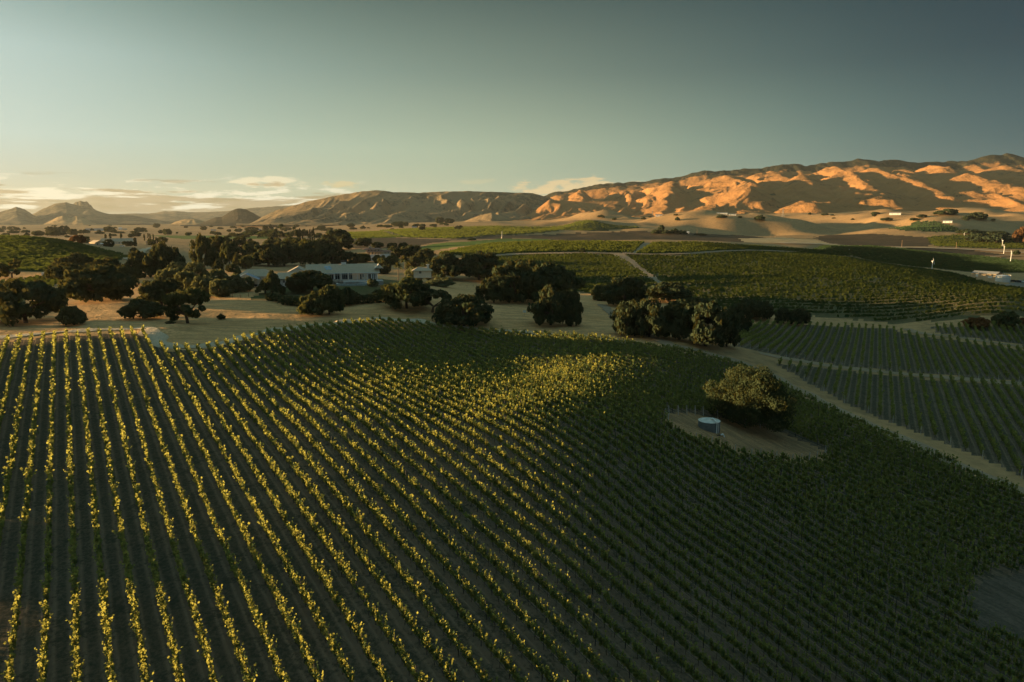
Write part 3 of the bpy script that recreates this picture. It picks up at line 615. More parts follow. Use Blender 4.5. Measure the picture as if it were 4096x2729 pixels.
def make_row(label, group, P, d, ends=True, end_pale=False, lod=1.0, gap=.04, vig=1.0, stake_every=3):
    global ROWS; ROWS += 1
    n = len(P); org = P[n // 2].copy(); Y = np.hypot(P[:, 0], P[:, 1])
    dens = (1.06 + .5 * (fbm(P[:, 0] / 5.5, P[:, 1] / 5.5, 3, 3) - .45) + .45 * (fbm(P[:, 0] / 30, P[:, 1] / 30, 2, 13) - .5)) * vig
    dens[rng.random(n) < gap] *= .3
    t = thing('vine_row', label, 'vine row', tuple(org), group=group)
    vs, fs, m = [], [], 0
    for lo, hi, nsh, nl, sz in ((0, 75, 22, 10, .14), (75, 105, 18, 8, .175), (105, 150, 14, 7, .22), (150, 210, 11, 5, .27), (210, 2000, 8, 5, .34)):
        s_ = (Y * lod >= lo) & (Y * lod < hi)
        if s_.any():
            v, f = vine_leaves(P[s_] - org, d, nsh, nl, sz, dens[s_]); vs.append(v); fs.append(f + m); m += len(v)
    link('foliage', np_mesh('foliage', np.concatenate(vs), np.concatenate(fs), [M_leaf]), t)
    v, f = sticks(P - org, .85, .035, rng.normal(0, .05, (n, 2))); link('trunk', np_mesh('trunk', v, f, [M_wood]), t, kind='stuff')
    q = P[::stake_every] - org
    if len(q):
        v, f = sticks(q, 1.95 + rng.normal(0, .06, len(q)), .045, rng.normal(0, .05, (len(q), 2)), 4); link('stake', np_mesh('stake', v, f, [M_stake]), t, kind='stuff')
    if Y.min() < 170 and n > 3:       # drip hose hung along the row
        mb = MB()
        for i in range(0, n - 1, 2):
            j = min(n - 1, i + 2); mb.tube(P[i] - org + (0, 0, .45), P[j] - org + (0, 0, .45), .025, n=3, cap=False)
        mb.part('drip_hose', M_drip, t)
    if end_pale:
        for e, sg in ((0, -1), (n - 1, 1)):
            if end_pale is not True and e not in end_pale: continue
            p = P[e] - org; mb = MB(); o2 = np.array([d[0], d[1], 0]) * sg
            mb.tube(p + o2 * 1.5 + (0, 0, -.2), p + o2 * (1.1 + .25) + (0, 0, 1.75), .075, .065, 6); mb.part('end_post', M_pale, t)
    return t
def runs(ok, x):
    i = 0; n = len(ok)
    while i < n:
        if ok[i]:
            j = i
            while j < n and ok[j]: j += 1
            yield i, j; i = j
        else: i += 1
# the foreground slope: straight parallel rows, 2.4 m apart, running away to the left
FG = -32.7
def nth(n):
    if n >= 100: return 'one hundred and ' + nth(n - 100) if n > 100 else 'hundredth'
    a = ['', 'first', 'second', 'third', 'fourth', 'fifth', 'sixth', 'seventh', 'eighth', 'ninth', 'tenth', 'eleventh', 'twelfth', 'thirteenth', 'fourteenth', 'fifteenth', 'sixteenth', 'seventeenth', 'eighteenth', 'nineteenth']
    if n < 20: return a[n]
    t_ = {2: 'twent', 3: 'thirt', 4: 'fort', 5: 'fift', 6: 'sixt', 7: 'sevent', 8: 'eight', 9: 'ninet'}[n // 10]
    return t_ + 'ieth' if n % 10 == 0 else t_ + 'y-' + a[n % 10]
for k, d, L in row_positions(FG, -16, 72, 2.4, 1.55, tmin=-160, tmax=330):
    off = (k - 2.2 - k) * 2.4        # row numbering starts 2.2 rows left of the drone
    L = L + np.array([d[1], -d[0]])[None] * off
    L = L + (rng.random(L.shape) - .5) * .12; x, y = L[:, 0], L[:, 1]
    ok = (y > 38) & (y < 330); z = np.zeros(len(x)); z[ok] = H(x[ok], y[ok])
    ok &= inside(x, y, P_near) & in_view(x, y, z, 150, 90) & ~inside(x, y, P_clear) & ~inside(x, y, P_bare)
    part_i = 0; rr_ = [r_ for r_ in runs(ok, x) if r_[1] - r_[0] > 2]
    for a, b in rr_:
        P = np.stack([x[a:b], y[a:b], z[a:b]], 1); part_i += 1
        near_clear = len(rr_) > 1 
        isin = lambda q_: bool(inside(np.array([q_[0]]), np.array([q_[1]]), P_clear)[0])
        pale = [e for e, q_ in ((0, (x[a] - d[0] * 5, y[a] - d[1] * 5)), (b - a - 1, (x[b - 1] + d[0] * 5, y[b - 1] + d[1] * 5))) if isin(q_)]
        pos = 'from the left edge of the slope' ; num = k + 17
        if near_clear: lb = '%s vine row from the left on near slope, piece %s clearing' % (nth(num), ('before', 'behind', 'far past')[min(part_i - 1, 2)])
        else: lb = '%s vine row from the left on the near slope, unbroken' % nth(num)
        make_row(lb, 'vine rows on the near slope', P, d, end_pale=pale)
NA = 27.9
for nm, Pg, cap in (('lower right', P_lower, 'below the cross track'), ('upper right', P_upper, 'above the cross track'), ('far right sunlit', P_lit, 'beside the round bushes')):
    kk = 0
    for k, d, L in row_positions(NA, -20, 90, 2.55, 1.7, org=(40, 100), tmin=-120, tmax=400):
        L = L + (rng.random(L.shape) - .5) * .15; x, y = L[:, 0], L[:, 1]
        ok = (y > 60) & (y < 420); z = np.zeros(len(x)); z[ok] = H(x[ok], y[ok])
        ok &= inside(x, y, Pg) & in_view(x, y, z, 130, 30)
        for a, b in [r_ for r_ in runs(ok, x) if r_[1] - r_[0] > 2][:1]:
            kk += 1; P = np.stack([x[a:b], y[a:b], z[a:b]], 1)
            make_row('%s vine row from the left in the %s block' % (nth(kk), nm), 'vine rows in the %s block' % nm, P, d, end_pale=(nm != 'far right sunlit' and kk % 2 == 0), lod=.85, vig=1.12)
print('ROWS', ROWS)
# the valley vineyards further off: rows of leafy cards, one mass
def field_rows(Pg, az, sp, step, size, hgt=1.5, prob=.97):
    mn = Pg.min(0); mx = Pg.max(0); c_ = (mn + mx) / 2; rad = np.hypot(*(mx - mn)) / 2
    d = np.array([math.sin(R(az)), math.cos(R(az))]); nn = np.array([d[1], -d[0]])
    ks = np.arange(-rad, rad, sp); t = np.arange(-rad, rad, step)
    K, T = np.meshgrid(ks, t, indexing='ij'); T = T + (rng.random(T.shape) - .5) * step * .5; K = K + rng.normal(0, .12, K.shape) + (fbm(T / 60, K / 25, 2, 44) - .5) * 5
    x = (c_[0] + nn[0] * K + d[0] * T).ravel(); y = (c_[1] + nn[1] * K + d[1] * T).ravel()
    ok = (y > 50); x = x[ok]; y = y[ok]; ok = inside(x, y, Pg) & (np.abs(x / y) < .86); x = x[ok]; y = y[ok]
    dn = fbm(x / 18, y / 18, 3, 91); ok = rng.random(len(x)) < prob * np.clip(dn * 2.2 + .1, .5, 1); x = x[ok]; y = y[ok]
    z = H(x, y); m = len(x); hh = hgt * (.6 + .6 * rng.random(m))
    c = np.c_[x, y, z + .35 + hh * .5]
    a = rng.normal(0, .16, m); ax = np.c_[d[0] * np.cos(a) - d[1] * np.sin(a), d[0] * np.sin(a) + d[1] * np.cos(a), rng.normal(0, .2, m)]
    up = np.c_[rng.normal(0, .35, m), rng.normal(0, .35, m), np.ones(m)]; up /= np.linalg.norm(up, axis=1)[:, None]
    return quads(c, ax * (size * .5 * (.6 + .7 * rng.random(m)))[:, None], up * (hh * .5)[:, None])
vs, fs, m = [], [], 0
for Pg, az_, sp, step, size, hg in ((P_big1, 76, 6.0, .9, 1.2, 1.3), (P_big2, 85, 6.2, .9, 1.2, 1.3), (P_cresta, 42, 3.3, 1.2, 1.7, 1.7), (P_crestb, 50, 3.4, 1.2, 1.7, 1.7), (P_right, -52, 5.0, 1.3, 1.8, 1.7),
                                (P_farleft, 80, 2.5, 1.5, 1.3, 1.5), (P_mound, 66, 3.0, 2.2, 2.2, 1.6), (P_dome, 12, 9, 6, 5, 2.5), (P_vine3, 30, 7, 7, 6, 2.2), (P_vine4, 30, 5, 6, 4, 1.8), (P_grnb, 60, 6, 6, 4, 1.8)):
    v, f = field_rows(Pg, az_, sp, step, size, hg); print('field', len(f)); vs.append(v); fs.append(f + m); m += len(v)
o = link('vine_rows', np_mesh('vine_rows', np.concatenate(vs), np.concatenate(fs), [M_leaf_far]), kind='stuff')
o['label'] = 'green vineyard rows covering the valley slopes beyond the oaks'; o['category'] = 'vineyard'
# ------------------------------------------------------------------ trees
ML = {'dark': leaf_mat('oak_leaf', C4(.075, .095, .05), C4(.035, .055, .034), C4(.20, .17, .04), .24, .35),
      'gold': leaf_mat('sunlit_gold_leaf', C4(.12, .125, .05), C4(.055, .075, .038), C4(.30, .24, .05), .28, .35),  # warmer copy of the oak leaf: low sun's gold put into the colour
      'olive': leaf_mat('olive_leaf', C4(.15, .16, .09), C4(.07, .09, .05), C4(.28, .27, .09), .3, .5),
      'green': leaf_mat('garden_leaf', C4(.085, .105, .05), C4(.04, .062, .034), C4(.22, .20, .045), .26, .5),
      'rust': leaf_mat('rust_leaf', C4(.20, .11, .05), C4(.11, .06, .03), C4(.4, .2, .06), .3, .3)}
M_bark = plain('bark', (.10, .075, .055), .95, .05, 0, .25, 1.2)
M_palmbark = plain('palm_bark', (.22, .17, .12), .95, .05, 0, .25, 1.2)
TM = {}
def crown_mesh(seed, ncl, per, leaf, shape):
    g = np.random.default_rng(seed)
    if shape == 'dome':       # broad oak: dome with a skirt hanging low at the sides
        a = g.random(ncl) * 2 * math.pi; e = np.arcsin(g.random(ncl) * 1.6 - .6); rr_ = .62 + .24 * g.random(ncl)
        lump = 1 + .22 * np.sin(a * 3 + seed) + .12 * np.sin(a * 5 + seed * 2)
        c = np.stack([np.cos(a) * np.cos(e) * rr_ * lump, np.sin(a) * np.cos(e) * rr_ * lump, .46 + np.sin(e) * rr_ * .52], 1)
        lo = c[:, 2] < .36; c[lo, 2] -= g.random(lo.sum()) * .10; r = .17 + .11 * g.random(ncl)
    elif shape == 'open':     # separate boughs with sky between
        nb = 7; ba = g.random(nb) * 2 * math.pi; br = .35 + .45 * g.random(nb); bz = .35 + .45 * g.random(nb); bz[br > .6] -= .1
        k = g.integers(0, nb, ncl); sp_ = .15
        c = np.stack([np.cos(ba[k]) * br[k], np.sin(ba[k]) * br[k], bz[k]], 1) + g.normal(0, sp_, (ncl, 3)) * (1, 1, .45); r = .11 + .09 * g.random(ncl)
    elif shape == 'round':
        v = g.normal(size=(ncl, 3)); v /= np.linalg.norm(v, axis=1)[:, None]
        c = v * (.66 + .15 * g.random(ncl))[:, None] * (1, 1, .52) + (0, 0, .45); r = .17 + .1 * g.random(ncl)
    elif shape == 'cone':
        t = g.random(ncl) ** .7; a = g.random(ncl) * 2 * math.pi; w = (1 - t) * .78 + .08
        c = np.stack([np.cos(a) * w, np.sin(a) * w, .12 + t * .78], 1); r = .13 + .1 * g.random(ncl)
    elif shape == 'column':
        t = g.random(ncl); a = g.random(ncl) * 2 * math.pi; w = .6 * np.sin(np.clip(t * .9 + .1, 0, 1) * math.pi) ** .5
        c = np.stack([np.cos(a) * w, np.sin(a) * w, .06 + t * .9], 1); r = .3 + .15 * g.random(ncl)
    else:                     # bush: sits on the ground
        a = g.random(ncl) * 2 * math.pi; e = np.arcsin(g.random(ncl)); q = .5 + .3 * g.random(ncl)
        c = np.stack([np.cos(a) * np.cos(e) * q, np.sin(a) * np.cos(e) * q, .2 + np.sin(e) * q * .72], 1); r = .2 + .14 * g.random(ncl)
    m = ncl * per; k = np.repeat(np.arange(ncl), per); d = g.normal(size=(m, 3)); d /= np.linalg.norm(d, axis=1)[:, None]
    zsq = .52 if shape not in ('column', 'cone') else (.16 if shape == 'column' else .5)
    p = c[k] + d * (r[k] * (.55 + .5 * g.random(m)) )[:, None] * (1, 1, zsq)
    p[:, 2] = np.maximum(p[:, 2], .01)
    nrm = d + g.normal(0, .6, (m, 3)); nrm /= np.linalg.norm(nrm, axis=1)[:, None]
    up = np.cross(nrm, g.normal(size=(m, 3))); up /= np.linalg.norm(up, axis=1)[:, None]; sd = np.cross(nrm, up)
    s_ = leaf * (.6 + .9 * g.random(m)) * .5; zk = np.array([1, 1, .9 if shape != 'column' else .18])
    v, f = quads(p, sd * s_[:, None] * zk, up * s_[:, None] * zk)
    return v, f, c
def trunk_mb(seed, c, shape):
    g = random.Random(seed); mb = MB(); h = {'dome': .30, 'open': .26, 'round': .25, 'cone': .5, 'column': .3, 'bush': .2}[shape]; r = .055
    lx, ly = g.uniform(-.06, .06), g.uniform(-.06, .06)
    mb.tube((0, 0, -.06), (lx * .4, ly * .4, h * .5), r * 1.25, r, 7); mb.tube((lx * .4, ly * .4, h * .5), (lx, ly, h), r, r * .8, 7)
    for i in range(6 if shape in ('dome', 'open', 'round') else 2):
        q = c[(i * 7 + seed) % len(c)]; mid = (lx + (q[0] - lx) * .5, ly + (q[1] - ly) * .5, h + (q[2] - h) * .35 + .03)
        mb.tube((lx, ly, h * .93), mid, r * .55, r * .36, 5); mb.tube(mid, tuple(q), r * .36, r * .14, 5)
    return mb
def get_tree(shape, var, mat, leafm, dens=1.0):
    key = (shape, var, mat)
    if key not in TM:
        ncl, per = {'dome': (62, 85), 'open': (60, 60), 'round': (46, 80), 'cone': (50, 70), 'column': (26, 40), 'bush': (34, 60)}[shape]
        lf = {'dome': .075, 'open': .07, 'round': .085, 'cone': .085, 'column': .42, 'bush': .11}[shape]
        v, f, c = crown_mesh(hash((shape, var)) % 1 + var * 17 + len(shape) * 5, ncl, per, lf, shape)
        cm = np_mesh('crown', v, f, [ML[mat]]); tm = trunk_mb(var, c, shape).mesh('trunk', M_bark); TM[key] = (cm, tm)
    return TM[key]
tree_n = 0
def plant(u, v, wpx, hpx, shape, mat, label, cat='tree', name=None, group=None, y0=150, at=None, rz=None):
    """base seen at frame position (u, v); sizes in frame pixels become metres at that distance"""
    global tree_n; tree_n += 1
    x, y = hit(u, v, y0) if at is None else at
    D = y * 1.0; w = wpx * D / F; h = hpx * D / F * 1.02; z = hz(x, y) - .05 * h * .5
    cm, tm = get_tree(shape, tree_n % (4 if shape in ('dome', 'round') else 3), mat, None)
    t = thing(name or {'dome': 'oak_tree', 'open': 'oak_tree', 'round': 'round_tree', 'cone': 'conical_tree', 'column': 'cypress_tree', 'bush': 'bush'}[shape],
              label, cat, (x, y, z), (tree_n * 2.4) % 6.28 if rz is None else rz, group, (w / 2 * 1.08, w / 2 * 1.08, h * 1.08))
    link('crown', cm, t); link('trunk', tm, t); return t
ZM = {'A': lambda x, y: (x * .1708, 488.3 + y * .1708, .1708), 'B': lambda x, y: (459.6 + x * .1708, 505.5 + y * .1708, .1708), 'C': lambda x, y: (804.2 + x * .299, 488.3 + y * .299, .299),
      'D': lambda x, y: (861.7 + x * .3417, 574.4 + y * .3417, .3417), 'E': lambda x, y: (1321.2 + x * .4271, 620.4 + y * .4271, .4271), 'F': lambda x, y: (1378.7 + x * .3844, 459.6 + y * .3844, .3844), 'G': lambda x, y: (x, y, 1.0)}
TREES = [
 ('G',60,742,150,98,'dome','dark','broad dark oak at the left edge, beside the sunlit vines'),
 ('G',172,757,66,52,'bush','dark','low round dark oak thicket just behind the left vine tops'),
 ('A',160,880,380,250,'open','gold','sparse tree at the far left beside the pale track'),
 ('A',1030,820,420,270,'dome','dark','oak at the foot of the vineyard mound, highest of its clump'),
 ('A',1430,870,400,250,'dome','dark','oak right of the tallest one below the vineyard mound'),
 ('A',900,925,420,240,'dome','dark','oak with a low left skirt below the vineyard mound'),
 ('G',232,692,130,82,'dome','dark','wide oak at the front of the left clump, brown-lit tops'),
 ('A',1700,975,360,260,'dome','dark','dark oak standing left of the dirt gap before the orchard'),
 ('A',1900,860,300,330,'dome','dark','left half of the tall oak pair beside the driveway bend'),
 ('A',2220,880,420,450,'dome','dark','right half of the tall oak pair beside the driveway bend'),
 ('A',1795,535,105,75,'bush','green','small lone bush on the dry patch by the driveway','bush'),
 ('G',330,731,98,52,'bush','dark','spreading dark oak in front of the olive orchard'),
 ('G',372,704,92,64,'dome','dark','dark oak directly behind the spreading one, left of the orchard'),
 ('G',432,743,112,82,'open','green','open-branched oak alone on the dry knoll, trunk showing'),
 ('G',508,734,20,15,'bush','dark','tiny dark shrub alone on the dry knoll','bush'),
 ('G',392,757,22,9,'bush','olive','flat dry shrub beside the sunlit mound of grass','bush'),
 ('G',392,662,60,48,'round','olive','grey-green olive tree, leftmost of the orchard'),
 ('G',415,640,55,38,'round','olive','olive tree at the back left of the orchard'),
 ('G',432,672,58,50,'round','olive','olive tree in front of the orchard, second from its left end'),
 ('G',452,645,52,42,'round','olive','olive tree at the back middle of the orchard'),
 ('G',470,678,55,46,'round','olive','olive tree in the front middle of the orchard'),
 ('G',497,664,56,44,'round','olive','olive tree in the middle of the orchard near the dark conifer'),
 ('G',508,682,50,42,'round','olive','olive tree at the front of the orchard, third from its right end'),
 ('G',535,672,54,42,'round','olive','olive tree at the front of the orchard, second from its right end'),
 ('G',562,670,44,36,'round','olive','olive tree at the right end of the orchard below the carport'),
 ('B',60,660,280,440,'dome','dark','tall dark oak left of the sunlit dirt gap'),
 ('B',250,560,280,330,'dome','dark','dark oak behind the yellow palm-like shrubs'),
 ('B',330,430,260,190,'dome','dark','dark oak at the back left of the estate wood'),
 ('B',400,600,220,300,'dome','green','green oak just right of the yellow shrub in the estate wood'),
 ('B',560,430,260,200,'dome','dark','dark oak in the back row of the estate wood, below the farm sheds'),
 ('B',230,640,170,190,'cone','gold','yellow-green leafy tree by the sunlit dirt gap'),
 ('B',500,640,140,190,'cone','gold','taller golden tree left of the carport, its top in the sun'),
 ('B',620,655,200,190,'round','gold','golden bushy tree directly behind the carport roof'),
 ('B',740,610,420,270,'dome','dark','broad dark oak behind the carport wing'),
 ('B',700,450,220,160,'dome','green','brown-lit oak in the back row of the estate wood'),
 ('B',920,620,400,290,'dome','dark','broad oak left of centre behind the house roof'),
 ('B',1000,480,320,230,'dome','dark','oak in the middle of the estate wood under the palms'),
 ('B',1140,615,360,330,'dome','dark','darkest oak behind the left gable of the house'),
 ('B',1260,420,280,180,'dome','green','oak straight below the two low palms'),
 ('B',1450,430,300,160,'dome','green','oak below the row of cypresses'),
 ('B',1600,430,200,190,'round','dark','dark tree right of the row of cypresses'),
 ('B',1480,610,380,330,'dome','green','oak with golden left side behind the long roof'),
 ('B',1770,605,320,280,'dome','dark','dark oak behind the middle of the long roof'),
 ('B',1875,400,370,265,'dome','dark','round black-green oak rising above the estate wood'),
 ('B',2030,605,240,190,'round','dark','dark tree behind the chimney'),
 ('B',2190,570,190,115,'round','gold','golden round bush below the villa terrace'),
 ('B',245,745,190,190,'cone','dark','dark conifer behind the olive orchard'),
 ('B',440,700,180,110,'round','dark','dark bush left of the carport, by the red bank'),
 ('B',515,810,190,150,'cone','green','leafy tree touching the left corner of the carport'),
 ('B',880,990,260,190,'cone','gold','rust-tinged tree in front of the carport wing'),
 ('B',980,1000,330,300,'cone','green','conical tree with a sunlit tip in front of the white gable wall'),
 ('B',1500,975,560,290,'dome','dark','large dark tree in front of the middle of the house'),
 ('B',1330,960,240,200,'round','dark','dark tree hiding the corner of the white wing'),
 ('B',1470,780,170,120,'round','gold','small golden tree against the left gable roof'),
 ('G',718,722,76,56,'bush','green','sunlit bush on the knoll, left of the hedge, golden crown'),
 ('G',757,722,62,66,'dome','green','bushy oak right beside the golden bush on the knoll'),
 ('G',797,700,62,44,'bush','dark','dark bush where the hedge meets the sunlit bush'),
 ('B',1880,790,90,80,'bush','dark','clipped dark shrub on the terrace left of the palms','bush'),
 ('B',2095,800,70,70,'bush','dark','round dark shrub on the terrace beside the palm trunks','bush'),
 ('B',2300,810,70,60,'bush','dark','dark shrub at the right end of the terrace','bush'),
 ('B',2320,900,170,120,'bush','olive','grey shrub at the right end of the pool wall','bush'),
 ('D',40,300,120,40,'bush','dark','dark hedge end right of the pool','bush'),
 ('D',60,160,110,110,'round','dark','dark tree at the right end of the house'),
 ('D',215,392,300,205,'dome','green','oak with a golden crown on the knoll right of the pool'),
 ('D',385,418,270,165,'open','dark','branching oak on the knoll, trunks showing'),
 ('D',600,512,330,205,'dome','dark','low wide oak nearest the gravel track'),
 ('D',722,472,100,92,'bush','dark','small oak joined to the right side of the wide one'),
 ('D',470,490,110,90,'bush','dark','small oak between the branching one and the wide one'),
 ('D',150,300,160,70,'bush','dark','dark shrubs behind the golden-crowned oak','bush'),
 ('D',290,215,190,100,'round','olive','grey-green tree right of the lit palms'),
 ('D',430,245,220,68,'bush','olive','long grey-green shrub bank on the knoll top','bush'),
 ('D',470,195,230,175,'dome','dark','oak left of the gap in the middle tree line'),
 ('D',700,200,290,180,'dome','dark','oak right of the gap in the middle tree line'),
 ('D',800,355,190,175,'dome','dark','left front oak of the big middle grove'),
 ('D',940,350,330,270,'dome','dark','tallest oak of the big middle grove'),
 ('D',1180,362,350,270,'dome','dark','right oak of the big middle grove'),
 ('D',1040,330,300,250,'dome','dark','oak deep inside the big middle grove'),
 ('D',1180,505,270,250,'dome','dark','rounded oak with a lit top in front of the middle grove'),
 ('D',1320,508,150,240,'dome','dark','tall oak merging with the rounded one at its right'),
 ('C',350,345,130,85,'round','dark','dark tree right of the villa terrace'),
 ('C',470,350,180,95,'dome','dark','dark oak between the villa and the green field'),
 ('C',585,355,130,75,'dome','dark','oak at the edge of the green field'),
 ('C',325,278,85,46,'round','green','round tree behind the villa, left of two'),
 ('C',408,272,76,42,'round','green','round tree behind the villa, right of two'),
 ('C',110,262,130,66,'dome','dark','dark oak behind the villa roof'),
 ('C',215,272,90,46,'round','green','tree just right of the villa chimney'),
 ('C',95,385,140,72,'round','gold','golden bush left below the villa'),
 ('C',230,392,120,66,'round','gold','golden bush right below the villa'),
 ('C',330,400,110,70,'round','gold','golden shrub between the villa and the lit palms'),
 ('C',520,440,150,110,'dome','dark','oak right of the lit palms'),
 ('C',600,410,80,72,'round','gold','small golden tree above the guest house roof'),
 ('C',525,478,130,46,'bush','dark','dark shrubbery hiding the left wall of the guest house','bush'),
 ('C',605,474,90,42,'bush','olive','grey shrub hiding the right wall of the guest house','bush'),
 ('C',935,215,70,20,'bush','green','low hedge tree at the left end of the green field','bush'),
 ('E',265,195,230,155,'dome','dark','oak with lit top at the left of the right grove'),
 ('E',140,165,130,88,'round','green','low oak with golden leaves, left end of the right grove'),
 ('E',500,170,240,100,'dome','dark','flat oak at the back of the right grove'),
 ('E',285,350,180,180,'dome','dark','leftmost front oak of the right grove, trunk showing'),
 ('E',400,362,200,200,'dome','dark','front oak of the right grove, second from the left'),
 ('E',560,375,230,215,'dome','dark','front oak in the middle of the right grove'),
 ('E',700,408,270,235,'dome','dark','largest front oak of the right grove'),
 ('E',815,412,140,200,'dome','dark','front oak at the right end of the right grove'),
 ('E',870,335,140,150,'dome','dark','oak behind the right end of the right grove'),
 ('E',640,290,220,140,'dome','dark','oak at the back middle of the right grove'),
 ('E',930,265,180,105,'dome','dark','oak trailing right behind the right grove'),
 ('E',1010,262,110,90,'dome','dark','last oak trailing right behind the right grove'),
 ('E',1122,288,92,84,'dome','dark','left of the twin round oaks above the striped vines'),
 ('E',1198,294,108,88,'dome','dark','right of the twin round oaks above the striped vines'),
 ('G',2245,752,62,26,'bush','rust','reddish low bush above the sunlit vine rows'),
 ('G',2306,748,64,38,'bush','green','round green bush above the sunlit vine rows'),
 ('G',2352,746,34,18,'bush','rust','reddish bush at the right edge above the sunlit vines'),
 ('F',365,200,42,50,'round','dark','tall tree in the small copse on the dark field'),
 ('F',328,203,60,30,'bush','green','round bush at the left end of the small copse'),
 ('F',400,203,70,26,'bush','dark','dark bush in the middle of the small copse'),
 ('F',445,202,60,34,'bush','green','round bush right of the middle of the small copse'),
 ('F',490,204,60,26,'bush','green','bush at the right end of the small copse'),
 ('F',600,210,80,12,'bush','dark','low hedge trailing right from the small copse','bush'),
 ('G',2348,560,44,40,'bush','rust','big rusty tree at the right edge of the valley'),
 ('G',2250,556,60,24,'bush','dark','dark thicket left of the big rusty tree'),
 ('G',2288,558,60,24,'bush','dark','dark thicket touching the big rusty tree'),
 ('G',2228,538,60,12,'bush','dark','narrow dark thicket higher up the right valley'),
 ('G',2292,541,60,12,'bush','dark','second narrow dark thicket up the right valley'),
 ('G',2336,586,16,13,'bush','dark','small dark tree beside the right wind machines'),
 ('G',1338,580,18,10,'bush','dark','small dark bush on the dry strip above the big field','bush'),
]
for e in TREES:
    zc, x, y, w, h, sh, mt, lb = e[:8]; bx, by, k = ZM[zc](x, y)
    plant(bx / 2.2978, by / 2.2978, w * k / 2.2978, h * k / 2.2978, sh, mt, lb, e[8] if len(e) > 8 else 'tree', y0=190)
# the big oak by the tank, with its own finer crown
def fine_oak():
    x, y = hit(*big(1722, 978)); v, f, c = crown_mesh(5, 130, 330, .021, 'dome'); w = 196 / 2.2978 * y / F; h = 134 / 2.2978 * y / F
    t = thing('oak_tree', 'large lone oak with sunlit golden left side beside the water tank', 'tree', (x, y, hz(x, y) - .3), 2.1, None, (w / 2 * .98, w / 2 * .98, h * 1.16))
    link('crown', np_mesh('crown', v, f, [ML['green']]), t); mb = trunk_mb(3, c, 'dome'); mb.part('trunk', M_bark, t)
fine_oak()
for i, (x, y, w, h, lb) in enumerate([(-112, 77, 13, 8.5, 'unseen oak added outside the lower left edge to shade the vines'), (-133, 93, 12, 8, 'second unseen oak added outside the left edge to shade the vines'), (-176, 131, 15, 9, 'third unseen oak added outside the left edge to shade the vines'), (-232, 196, 16, 10, 'fourth unseen oak added outside the left edge to shade the vines')]):  # oaks added out of view to throw shade on the left vine rows
    cm, tm = get_tree('dome', i % 4, 'dark', None); t = thing('oak_tree', lb, 'tree', (x, y, hz(x, y) - .2), i * 1.3, None, (w / 2, w / 2, h)); link('crown', cm, t); link('trunk', tm, t)
# palms
def palm_meshes(fan):
    g = random.Random(4 + fan); v, f = [], []; nfr = 26
    for i in range(nfr):
        a = i * 2.399; e = math.radians(g.uniform(-25, 70)); L = g.uniform(.85, 1.1); pr = None
        for s_ in range(7):
            t = (s_ + 1) / 7; r = L * t; zz = math.sin(e) * r - 0.75 * t * t * (1.0 if not fan else .55); rr_ = math.cos(e) * r
            p = Vector((math.cos(a) * rr_, math.sin(a) * rr_, zz)); w = (.16 if not fan else .26) * math.sin(math.pi * min(1, t * .85 + .15)) + .02
            sd = Vector((-math.sin(a), math.cos(a), 0)) * w; dr = Vector((0, 0, -w * .5))
            if pr is not None:
                for q in (-1, 1):
                    n = len(v); v += [pr[0], pr[0] + pr[1] * q + pr[2], p + sd * q + dr, p]; f.append((n, n + 1, n + 2, n + 3))
            pr = (p, sd, dr)
    return v, f
PALM = {}
for fan in (0, 1):
    v, f = palm_meshes(fan)
    for mt in ('dark', 'gold', 'green'):
        PALM[(fan, mt)] = np_mesh('frond_crown', [tuple(q) for q in v], f, [ML[mt]])
def palm(zc, x, ybase, w, h, fan, mt, label, lean=0.0):
    bx, by, k = ZM[zc](x, ybase); X, Y = hit(bx / 2.2978, by / 2.2978, 190); r = w * k / 2.2978 * Y / F / 2; hh = h * k / 2.2978 * Y / F; z = hz(X, Y)
    t = thing('palm_tree', label, 'palm tree', (X, Y, z)); mb = MB(); L = Vector((lean * hh, 0, hh - r * .5)); mb.tube((0, 0, -.3), L * .5, .26, .2, 7); mb.tube(L * .5, L, .2, .17, 7); mb.part('trunk', M_palmbark, t)
    c = link('frond_crown', PALM[(fan, mt)], t); c.location = L; c.scale = (r * 1.05, r * 1.05, r * 1.05)
palm('B', 1105, 290, 100, 245, 0, 'dark', 'tallest palm above the estate wood, feathery crown against the plain')
palm('B', 1085, 290, 90, 150, 0, 'dark', 'low palm straight below the tallest palm')
palm('B', 1188, 290, 100, 140, 0, 'green', 'low wide palm right of the tallest palm')
palm('B', 1275, 290, 74, 205, 0, 'dark', 'slender palm left of the row of cypresses')
palm('B', 1410, 290, 60, 175, 0, 'dark', 'thin palm in the middle of the row of cypresses')
palm('B', 2035, 825, 84, 245, 0, 'dark', 'left of the twin palms on the pool terrace', -.02)
palm('B', 2065, 828, 80, 240, 0, 'dark', 'right of the twin palms on the pool terrace', .03)
palm('B', 2310, 800, 130, 200, 0, 'dark', 'dark feathery palm before the right end of the house')
palm('D', 157, 205, 70, 120, 1, 'gold', 'sunlit golden palm, left of two beyond the house')
palm('D', 203, 200, 90, 160, 1, 'gold', 'sunlit golden palm, right of two beyond the house')
for i, (x, h, w) in enumerate([(1310, 140, 26), (1347, 165, 16), (1386, 150, 14), (1452, 140, 18), (1485, 155, 15), (1513, 150, 14), (1535, 175, 15)]):
    bx, by, k = ZM['B'](x, 290)
    plant(bx / 2.2978, by / 2.2978, w * k / 2.2978 * 1.6, h * k / 2.2978, 'column', 'dark', nth(i + 1).capitalize() + ' cypress from the left in the row above the estate wood', 'cypress', group='cypresses above the estate wood', y0=190)
